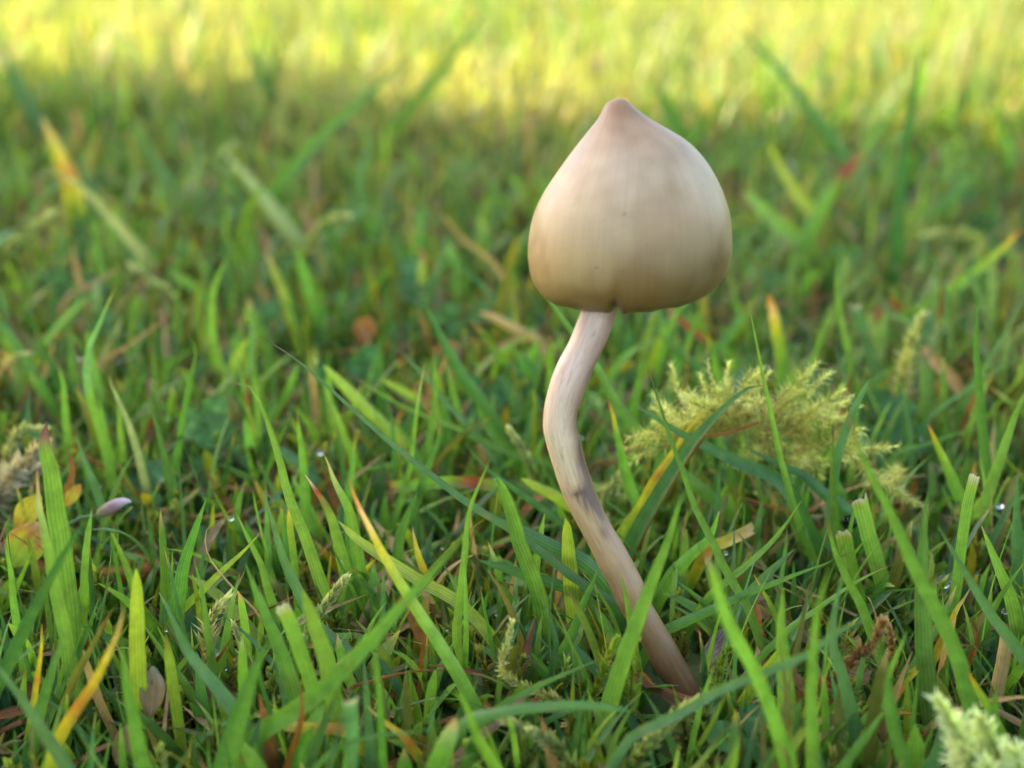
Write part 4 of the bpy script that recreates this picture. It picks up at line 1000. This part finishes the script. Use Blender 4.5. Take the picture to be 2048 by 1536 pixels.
moss_sprig('h', [(1330,930),(1330,850),(1320,760),(1305,670)], 'withered tan upright moss shoot beside the scaly stem', 0.9, 18, 0.5, BRN, TAN, 0.5)
moss_sprig('g', [(1360,1330),(1280,1230),(1180,1180),(1080,1140)], 'soft-focus yellow moss shoot low in the turf', 1.4, 20, 0.5, LIME * 0.8, PALE_M * 0.8, 0.35, k=-0.2)
moss_sprig('g', [(1760,1280),(1850,1190),(1930,1110),(2048,1030)], 'soft-focus pale moss shoot below the stem foot', 1.4, 20, 0.5, LIME * 0.8, PALE_M, 0.35, k=-0.2)
moss_sprig('c', [(-40,690),(20,640),(80,600),(140,580)], 'blurred pale moss shoot near the kinked tall blade', 1.6, 16, 0.5, LIME * 0.8, PALE_M, 0.4, hb=7)
moss_sprig('c', [(20,1230),(60,1120),(120,1020),(240,1010)], 'curved pale moss strand above the bleached tangle', 1.3, 22, 0.6, PALE_M * 0.7, PALE_M, 0.3, hb=6)
moss_sprig('c', [(0,1400),(60,1300),(140,1210),(250,1110)], 'bleached tangled moss left of the tall pair', 2.0, 20, 0.9, GREY, np.array([0.62, 0.55, 0.38]), 0.25, hb=5)
moss_sprig('c', [(40,1330),(110,1280),(180,1250),(260,1240)], 'second bleached moss strand left of the tall pair', 2.0, 20, 0.9, GREY, np.array([0.62, 0.55, 0.38]), 0.25, hb=5)
moss_sprig('c', [(990,220),(920,170),(850,110),(790,70)], 'blurred pale moss shoot beyond the kinked tall blade', 1.8, 16, 0.4, LIME * 0.8, PALE_M, 0.4, hb=8)
moss_sprig('a', [(1250,960),(1290,900),(1340,870),(1380,865)], 'far blurred pale hooked moss shoot in shade', 2.0, 14, 0.4, LIME * 0.8, PALE_M, 0.4, hb=8)
moss_sprig('a', [(20,1010),(100,940),(160,890),(220,850)], 'far blurred pale moss shoot leaning right in shade', 2.0, 14, 0.4, LIME * 0.8, PALE_M, 0.4, hb=8)
moss_sprig('b', [(1860,960),(1780,940),(1720,930),(1660,940)], 'far blurred pale moss frond right of the cap', 2.0, 14, 0.6, LIME * 0.8, PALE_M, 0.3, hb=8)

# pale moss cushion, soft-focus, nearest corner
pc = hit_z(1960, 1500, 8.0)
cush = empty('moss_cushion', (pc[0], pc[1], -0.8))
tag(cush, 'soft-focus pale cream-yellow moss cushion of thick shoots', 'moss')
for pts in ([(1960,1600),(1930,1500),(1900,1440),(1880,1405)], [(1990,1600),(1970,1510),(1950,1460),(1950,1430)], [(2000,1600),(2000,1530),(1990,1490),(1965,1445)],
            [(2020,1620),(2030,1560),(2030,1510),(2005,1480)], [(1950,1620),(1945,1560),(1930,1520),(1915,1490)], [(2060,1620),(2050,1560),(2048,1520),(2035,1490)],
            [(1980,1640),(1985,1580),(1975,1540),(1965,1510)], [(1940,1600),(1915,1520),(1905,1470),(1915,1425)]):
    P = px_plane('z', pts, pc[1] + rng.uniform(-3, 2), -0.15, rng.uniform(-1, 1))
    P = np.vstack([[P[0][0], P[0][1], min(-0.8, P[0][2])], P])
    acc = Acc(); moss_arrays(acc, P, 1.35, 30, 0.9, PALE_M * 0.8, np.array([0.70, 0.80, 0.42]), lw=0.22, hook=0.4)
    link('shoot', acc.mesh('shoot', M_MOSS, (pc[0], pc[1], -0.8)), cush)

# ------------------------------------------------------------------ the rest of the turf
def fill_blades(xy, length, width, lean, az, bend, cols_base, cols_tip, nseg, z0, tip_t=0.9):
    """many curved V-section blades at once -> arrays"""
    n = len(xy); t = np.linspace(0, 1, nseg + 1)[None]
    ang = lean[:, None] + bend[:, None] * t ** 1.3                  # angle from upright along the blade
    st = length[:, None] / nseg
    hx = np.cumsum(np.c_[np.zeros(n), (np.sin(ang) * st)[:, :-1]], 1); hz = np.cumsum(np.c_[np.zeros(n), (np.cos(ang) * st)[:, :-1]], 1)
    C = np.stack([xy[:, 0:1] + hx * np.cos(az)[:, None], xy[:, 1:2] + hx * np.sin(az)[:, None], z0[:, None] + hz], -1)
    C[..., 2] = np.maximum(C[..., 2], 0.25 + z0[:, None] * 0)
    C[:, 0, 2] = z0
    tw = rng.uniform(-1.2, 1.2, n)
    sa = az + math.pi / 2 + tw
    S_ = np.stack([np.cos(sa), np.sin(sa), np.zeros(n)], -1)[:, None]
    T_ = norm(np.gradient(C, axis=1)); S_ = norm(S_ - (S_ * T_).sum(-1, keepdims=True) * T_); Nn = np.cross(T_, S_)
    kind = rng.uniform(0, 1, n)[:, None]
    w = np.where(kind < 0.72, np.clip(1 - t ** 2.2, 0, 1) ** 0.85, np.clip(1 - t ** 7, 0, 1) ** 0.5) * (0.75 + 0.25 * np.clip(t / 0.25, 0, 1))
    w = np.maximum(w, 0.04) * width[:, None] * 0.5
    fold = rng.uniform(0.15, 0.6, n)[:, None, None] * rng.choice([-1, 1], n)[:, None, None]
    L = C - S_ * w[..., None] + Nn * fold * w[..., None]; Rr_ = C + S_ * w[..., None] + Nn * fold * w[..., None]
    V = np.stack([L, C, Rr_], 2)
    tb = np.clip((t - tip_t + 0.0) / (1 - tip_t), 0, 1)[..., None]
    c = cols_base[:, None] * (1 - tb) + cols_tip[:, None] * tb
    c = np.repeat(c[:, :, None], 3, 2)
    i = (np.arange(nseg + 1)[:, None] * 3 + np.arange(3)[None]); f = np.stack([i[:-1, :-1], i[:-1, 1:], i[1:, 1:], i[1:, :-1]], -1).reshape(-1, 4)
    F = (np.arange(n)[:, None, None] * (nseg + 1) * 3 + f[None]).reshape(-1, 4)
    uv = np.stack(np.broadcast_arrays(np.array([0, 0.5, 1])[None, None], t[..., None] + 0 * kind[..., None]), -1)
    return V, F, uv.reshape(-1, 2), c, C

PAL = np.array([GREEN, GREEN, BRIGHT, BRIGHT * 0.9, DEEP, BLUE, GREEN * 1.1, LIME * 0.75, OLIVE * 0.8, BRIGHT * 1.1])
def palette(n, dry):
    c = PAL[rng.integers(0, len(PAL), n)] * rng.uniform(0.75, 1.3, (n, 1)) * rng.uniform(0.9, 1.1, (n, 3))
    d = rng.uniform(0, 1, n) < dry
    c[d] = np.array([TAN * 0.8, TAN * 0.9, YEL * 0.6, BRN, TAN * 0.6])[rng.integers(0, 5, d.sum())]
    tip = c.copy(); q = rng.uniform(0, 1, n)
    tip[q < 0.35] = np.array([TAN, PUR, BRN, YEL, PALE])[rng.integers(0, 5, (q < 0.35).sum())]
    return np.clip(c, 0, 0.8), np.clip(tip, 0, 0.8)

def scatter(n, y0, y1, marg, power=1.0):
    """points on the lawn inside the camera's wedge plus a margin to each side"""
    y = y0 + (y1 - y0) * rng.uniform(0, 1, n) ** power
    half = y * 0.40 + marg
    return np.stack([rng.uniform(-1, 1, n) * half, y], 1)

turf = Acc()
def add_fill(n, y0, y1, marg, lo, hi, w0, w1, nseg, dry, power=1.0, lean=0.45, far=0.0):
    xy = scatter(n, y0, y1, marg, power)
    # patchy growth
    keep = (np.sin(xy[:, 0] * 0.19 + 1) * np.sin(xy[:, 1] * 0.15) + rng.normal(0, 0.7, n)) > -0.75
    xy = xy[keep]; m = len(xy)
    ln = lo + (hi - lo) * rng.beta(1.6, 2.4, m); wd = rng.uniform(w0, w1, m)
    cb, ct = palette(m, dry)
    if far:                                             # paler, golden far turf: sunlit look mixed into the blade colour
        mix = np.clip(rng.uniform(0, 2 * far, m) + 0.35 * np.sin(xy[:, 0] * 0.031 + 2) * np.sin(xy[:, 1] * 0.022 + 1), 0, 1)[:, None]; cb = cb * (1 - mix) + (np.array([0.33, 0.325, 0.125])) * mix; ct = ct * (1 - mix) + LIME * mix
    V, F, uv, c, C = fill_blades(xy, ln, wd, np.abs(rng.normal(0, lean, m)), rng.uniform(0, 2 * math.pi, m), rng.normal(0.35, 0.5, m), cb, ct, nseg, ground_height(xy[:, 0], xy[:, 1]) - 0.4)
    bad = hides_mushroom(C[:, 1:]).any(1)
    px_, py_, dd = project(C)
    bad |= (dd < 62).any(1)
    foot = (C[:, 0, 0] - mb[0]) ** 2 + (C[:, 0, 1] - mb[1]) ** 2 < 2.0 ** 2
    ok = ~(bad | foot)
    V = V[ok]; c = c[ok]; m2 = len(V); per = V.shape[1] * 3
    turf.add(V.reshape(-1, 3), F[: m2 * nseg * 2], uv[: m2 * per], c.reshape(-1, 3))

add_fill(6500, 62, 135, 25, 3, 10.5, 0.55, 1.35, 6, 0.06)
add_fill(11500, 125, 320, 40, 4, 16, 0.7, 1.6, 6, 0.09, lean=0.8, far=0.14)
add_fill(850, 140, 330, 40, 10, 24, 0.8, 1.5, 8, 0.04, lean=0.8)
add_fill(1500, 68, 140, 20, 8, 17, 0.45, 0.95, 8, 0.05, lean=0.65)
add_fill(30000, 290, 950, 80, 8, 26, 0.7, 1.8, 4, 0.10, far=0.45)
add_fill(16000, 900, 2600, 200, 12, 38, 1.8, 4.2, 3, 0.10, far=0.45)
go = link('lawn_grass', turf.mesh('lawn_grass', M_TURF))
tag(go, 'short mixed green turf covering the whole lawn', 'grass', kind='stuff')

# dead thatch lying between the blades
th_acc = Acc()
xy = scatter(2600, 62, 420, 25, 1.0); m = len(xy)
cb = np.array([TAN * 0.55, TAN * 0.8, BRN, ORA * 0.4, BRN * 0.7])[rng.integers(0, 5, m)] * rng.uniform(0.7, 1.2, (m, 1))
V, F, uv, c, C = fill_blades(xy, rng.uniform(4, 14, m), rng.uniform(0.25, 1.1, m), rng.uniform(1.0, 1.5, m), rng.uniform(0, 6.28, m), rng.normal(0.1, 0.25, m), cb, cb, 4, ground_height(xy[:, 0], xy[:, 1]) + rng.uniform(0.2, 3.0, m))
ok = ~hides_mushroom(C).any(1); V = V[ok]; c = c[ok]; k2 = len(V)
th_acc.add(V.reshape(-1, 3), F[: k2 * 8], uv[: k2 * 15], c.reshape(-1, 3))
tag(link('thatch', th_acc.mesh('thatch', M_DRY)), 'brown dead thatch lying between the blades', 'thatch', kind='stuff')

# low moss carpet
mc = Acc(); rm = np.random.default_rng(5)
protos = []
for i in range(7):
    a = Acc(); cv = rm.normal(0, 1.2, 2)
    moss_arrays(a, np.array([[0, 0, 0], [cv[0] * 0.3, cv[1] * 0.3, 1.5], [cv[0], cv[1], 3.2 + rm.uniform(0, 2)]]), 1.0, 15, 0.7, np.array([0.09, 0.11, 0.02]), np.array([0.24, 0.30, 0.05]), lw=0.3, hook=0.3, rg=rm)
    protos.append(a)
xy = scatter(1500, 62, 330, 20); zz = ground_height(xy[:, 0], xy[:, 1])
for q, (x, y) in enumerate(xy):
    if (x - mb[0]) ** 2 + (y - mb[1]) ** 2 < 6 or (abs(x - mb[0] * y / mb[1]) < 1.5 and mb[1] - 6 < y < mb[1]): continue
    a = protos[q % 7]; an_ = rm.uniform(0, 6.28); sc2 = rm.uniform(0.7, 1.5)
    Rm = np.array([[math.cos(an_), -math.sin(an_), 0], [math.sin(an_), math.cos(an_), 0], [0, 0, 1]]) * sc2
    tint = rm.uniform(0.6, 1.3) * np.array([rm.uniform(0.85, 1.25), 1, rm.uniform(0.8, 1.2)])
    for Vp, cp_ in zip(a.V, a.col):
        pass
    Vall = np.vstack(a.V) @ Rm.T + np.array([x, y, zz[q]])
    n0 = mc.n
    mc.V.append(Vall); mc.uv.append(np.vstack(a.uv)); mc.col.append(np.clip(np.vstack(a.col) * tint, 0, 0.9)); mc.n += len(Vall)
    for f in a.F3: mc.F3.append(f + n0)
    for f in a.F4: mc.F4.append(f + n0)
tag(link('moss_carpet', mc.mesh('moss_carpet', M_MOSS)), 'low green moss growing under the grass', 'moss', kind='stuff')

# single loose blades that fill the sharp part of the lawn: shared shapes, one object each
LOOSE = {'green': 'plain short mid-green blade in the dense low turf', 'bright': 'plain short fresh-green blade in the dense low turf', 'blue': 'plain short blue-green blade in the dense low turf',
         'lime': 'plain short yellow-green blade in the dense low turf', 'tan': 'short green blade with dry tan tip in the dense low turf', 'orange': 'short green blade fading to orange in the dense low turf'}
protos = {}
for sty in LOOSE:
    for v in range(4):
        bnd = rng.uniform(0.0, 0.9); l0 = rng.uniform(0.0, 0.3); L = 10.0
        P = [np.zeros(3)]
        for q in range(6):
            a = l0 + bnd * (q / 5) ** 1.4
            P.append(P[-1] + np.array([math.sin(a), 0, math.cos(a)]) * L / 6)
        X, F, uv, col = blade_arrays(P, rng.uniform(0.9, 1.35), sty, rng.choice(['point', 'point', 'round']), 10, rng.uniform(0.25, 0.5), 0.0, rng.uniform(-0.8, 0.8), face=np.array([0.0, -1.0, 0.05]))
        protos[(sty, v)] = mesh_np('grass_blade', X, [F], M_BLADE, uv, col)
made = 0; tries = 0
while made < 150 and tries < 4000:
    tries += 1
    y = 66 + 85 * rng.uniform() ** 0.9
    x = rng.uniform(-1, 1) * (y * 0.36 + 2)
    sc2 = rng.uniform(0.5, 1.15); an_ = rng.uniform(0, 2 * math.pi); tl = abs(rng.normal(0, 0.3))
    tipd = np.array([math.cos(an_), math.sin(an_), 0])
    pts = np.array([[x, y, 0] + (tipd * math.sin(tl + 0.3 * f) + np.array([0, 0, math.cos(tl + 0.3 * f)])) * 10 * sc2 * f for f in (0.3, 0.6, 0.8, 1.0)])
    px_, py_, dd = project(pts)
    if hides_mushroom(pts).any() or (dd < 66).any() or px_[-1] < 10 or px_[-1] > 2038 or py_[-1] > 1500 or (x - mb[0]) ** 2 + (y - mb[1]) ** 2 < 9:
        continue
    sty = rng.choice(['green', 'bright', 'blue', 'lime', 'tan', 'orange'], p=[.34, .3, .12, .1, .1, .04])
    o = link('grass_blade', protos[(sty, int(rng.integers(0, 4)))], None, (x * MM, y * MM, (float(ground_height(x, y)) - 0.3) * MM))
    o.rotation_euler = (0, tl, an_); o.scale = (sc2, sc2, sc2)
    tag(o, LOOSE[sty], 'grass blade', 'loose short blades, ' + sty)
    made += 1

# ------------------------------------------------------------------ dew
def sphere_mesh(name, nu=20, nv_=12, flat=0.9):
    u = np.linspace(0, 2 * math.pi, nu, endpoint=False); v = np.linspace(0.02, math.pi - 0.02, nv_)
    X = np.stack([np.sin(v)[:, None] * np.cos(u)[None], np.sin(v)[:, None] * np.sin(u)[None], np.cos(v)[:, None] * flat + 0 * u[None]], -1).reshape(-1, 3)
    i = np.arange(nu * nv_).reshape(nv_, nu); j = np.roll(i, -1, 1)
    F = np.stack([i[:-1], i[1:], j[1:], j[:-1]], -1).reshape(-1, 4)
    return mesh_np(name, X, [F, i[0][None], i[-1][::-1][None]], M_WATER)
drop_me = sphere_mesh('dew_drop')
for px, py, r, hb, el_, lab in [
 (1700, 1045, 17, 6.5, 1.0, 'large clear dew drop sitting on the low mown stub'),
 (1888, 1163, 14, 5.5, 1.1, 'dew drop hanging beside the large leaning blade'),
 (352, 1135, 9, 6.0, 1.5, 'long dew drop clinging to the narrow stiff blade'),
 (462, 1036, 6, 8.5, 1.0, 'small dew drop near the tendril end'),
 (640, 904, 7, 8.5, 1.0, 'small dew drop behind the tan-tipped tuft blade'),
 (458, 1256, 7, 4.0, 1.0, 'bright dew drop in the dewy hollow'),
 (432, 1305, 9, 3.0, 0.8, 'broad flat dew drop on the wet clover leaf'),
 (448, 1338, 6, 3.0, 0.9, 'small dew drop low on the wet clover leaf'),
 (340, 1310, 6, 4.0, 1.0, 'small dew drop left of the dewy hollow'),
 (1848, 780, 9, 8.0, 0.9, 'dew drop right of the pale upright moss shoot'),
 (2000, 1010, 9, 5.0, 0.7, 'wide dew drop on a leaf beside the short grey-green blade'),
 (930, 1287, 6, 3.0, 1.1, 'tiny dew drop at the foot of the narrow bright blade'),
 (1135, 1345, 6, 3.0, 0.9, 'tiny dew drop on a wet leaf left of the stem foot'),
 (2010, 1222, 7, 4.0, 1.0, 'tiny dew drop beside the blue-green slope'),
 (1975, 1262, 9, 3.0, 0.6, 'flat dew film drop under the blue-green slope'),
 (675, 1395, 6, 3.5, 1.0, 'tiny dew drop near the orange-brown runner'),
 (1840, 1385, 7, 3.0, 0.8, 'small dew drop beside the pale moss cushion'),
 (630, 720, 7, 8.0, 1.0, 'blurred dew drop beside the rounded yellow-green blade'),
 (1575, 118, 16, 10.0, 1.4, 'far glinting dew drop hanging in the sunlit edge'),
 (155, 715, 6, 8.0, 1.0, 'blurred dew drop beside the kinked tall blade'),
]:
    p = hit_z(px, py, hb); dd = (p - CAM) @ FWD; r_ = r * dd / FPX
    o = link('dew_drop', drop_me, None, tuple(p * MM)); o.scale = (r_, r_, r_ * el_)
    o.rotation_euler = (rng.normal(0, 0.2), rng.normal(0, 0.2), 0)
    tag(o, lab, 'dew drop', 'dew drops on the plants')

for i in range(48):                                    # tiny beads low on the turf
    y = 72 + 60 * rng.uniform(); x = rng.uniform(-1, 1) * y * 0.33
    p = np.array([x, y, rng.uniform(2.5, 8.5)])
    if hides_mushroom(p): continue
    r_ = rng.uniform(0.09, 0.2)
    o = link('dew_drop', drop_me, None, tuple(p * MM)); o.scale = (r_, r_, r_ * rng.uniform(0.8, 1.3))
    tag(o, 'tiny dew bead on the low turf blades', 'dew drop', 'tiny dew beads on the turf')

# ------------------------------------------------------------------ unseen hedge off to the left, added only to cast the near shade
SHY = 292.0                                           # the shade ends here straight ahead (mm)
hd = np.array([to_sun.x, to_sun.y]); hd = hd / np.linalg.norm(hd)
HX = -2200.0
HY1 = SHY + HX / hd[0] * hd[1]
HY0 = HY1 - 1900.0; HH = 2150.0; HD = 700.0
hb_ = np.array([HX - HD / 2, (HY0 + HY1) / 2, 0.0])
hedge = empty('added_shade_hedge', hb_)
tag(hedge, 'unseen clipped evergreen hedge added to shade the near lawn', 'hedge')
nx, ny, nz = 7, 14, 130
acc = Acc()
def hface(f, n1, n2):
    a, b = np.meshgrid(np.linspace(0, 1, n1), np.linspace(0, 1, n2), indexing='ij')
    P = f(a, b); P = P + 25 * np.sin(P[..., [1, 2, 0]] * 0.015 + 1) * np.array([1, 0.1, 0.6])
    P[..., 1] += (20 * np.sin(P[..., 2] * 0.052 + 0.7) + 16 * np.sin(P[..., 2] * 0.023 + 2) + 9 * np.sin(P[..., 2] * 0.11)) * (P[..., 1] > HY1 - 60)  # end face waved so the shadow edge falls uneven
    i = np.arange(n1 * n2).reshape(n1, n2)
    acc.add(P.reshape(-1, 3) - hb_, np.stack([i[:-1, :-1], i[1:, :-1], i[1:, 1:], i[:-1, 1:]], -1).reshape(-1, 4), np.zeros((n1 * n2, 2)), np.full((n1 * n2, 3), 0.05))
def hp(x, y, z): return np.stack([HX - HD + x * HD, HY0 + y * (HY1 - HY0), 60 + z * (HH - 60)], -1)
hface(lambda a, b: hp(0 * a, a, b), ny, nz); hface(lambda a, b: hp(0 * a + 1, a, b), ny, nz)
hface(lambda a, b: hp(a, 0 * a, b), nx, nz); hface(lambda a, b: hp(a, 0 * a + 1, b), nx, nz)
hface(lambda a, b: hp(a, b, 0 * a + 1), nx, ny); hface(lambda a, b: hp(a, b, 0 * a), nx, ny)
core = link('shade_core', acc.mesh('shade_core', M_HEDGE), hedge)  # solid core under the leaves, added to block the sun
nl = 9000
side = rng.integers(0, 5, nl); q = rng.uniform(0, 1, (nl, 3))
q[side == 0, 0] = 0; q[side == 1, 0] = 1; q[side == 2, 1] = 0; q[side == 3, 1] = 1; q[side == 4, 2] = 1
pos = np.stack([HX - HD + q[:, 0] * HD, HY0 + q[:, 1] * (HY1 - HY0), 60 + q[:, 2] * (HH - 60)], 1) + rng.normal(0, 8, (nl, 3)) - hb_
d1 = norm(rng.normal(0, 1, (nl, 3))); d2 = norm(np.cross(d1, rng.normal(0, 1, (nl, 3))))
Lf = rng.uniform(14, 26, nl)[:, None]
V = np.stack([pos, pos + d1 * Lf * 0.5 + d2 * Lf * 0.22, pos + d1 * Lf, pos + d1 * Lf * 0.5 - d2 * Lf * 0.22], 1).reshape(-1, 3)
fo = link('foliage', mesh_np('foliage', V, [np.arange(nl * 4).reshape(-1, 4)], M_HEDGE), hedge)
fo['kind'] = 'stuff'
for i in range(4):
    acc = Acc(); yb = HY0 + (i + 0.5) * (HY1 - HY0) / 4
    tube(acc, [np.array([HX - HD / 2, yb, -40.0]), np.array([HX - HD / 2 + 30, yb + 20, 300.0]), np.array([HX - HD / 2, yb, 900.0])], 50, 30, np.array([0.08, 0.06, 0.04]), 8)
    link('trunk', acc.mesh('trunk', M_BARK, hb_), hedge)
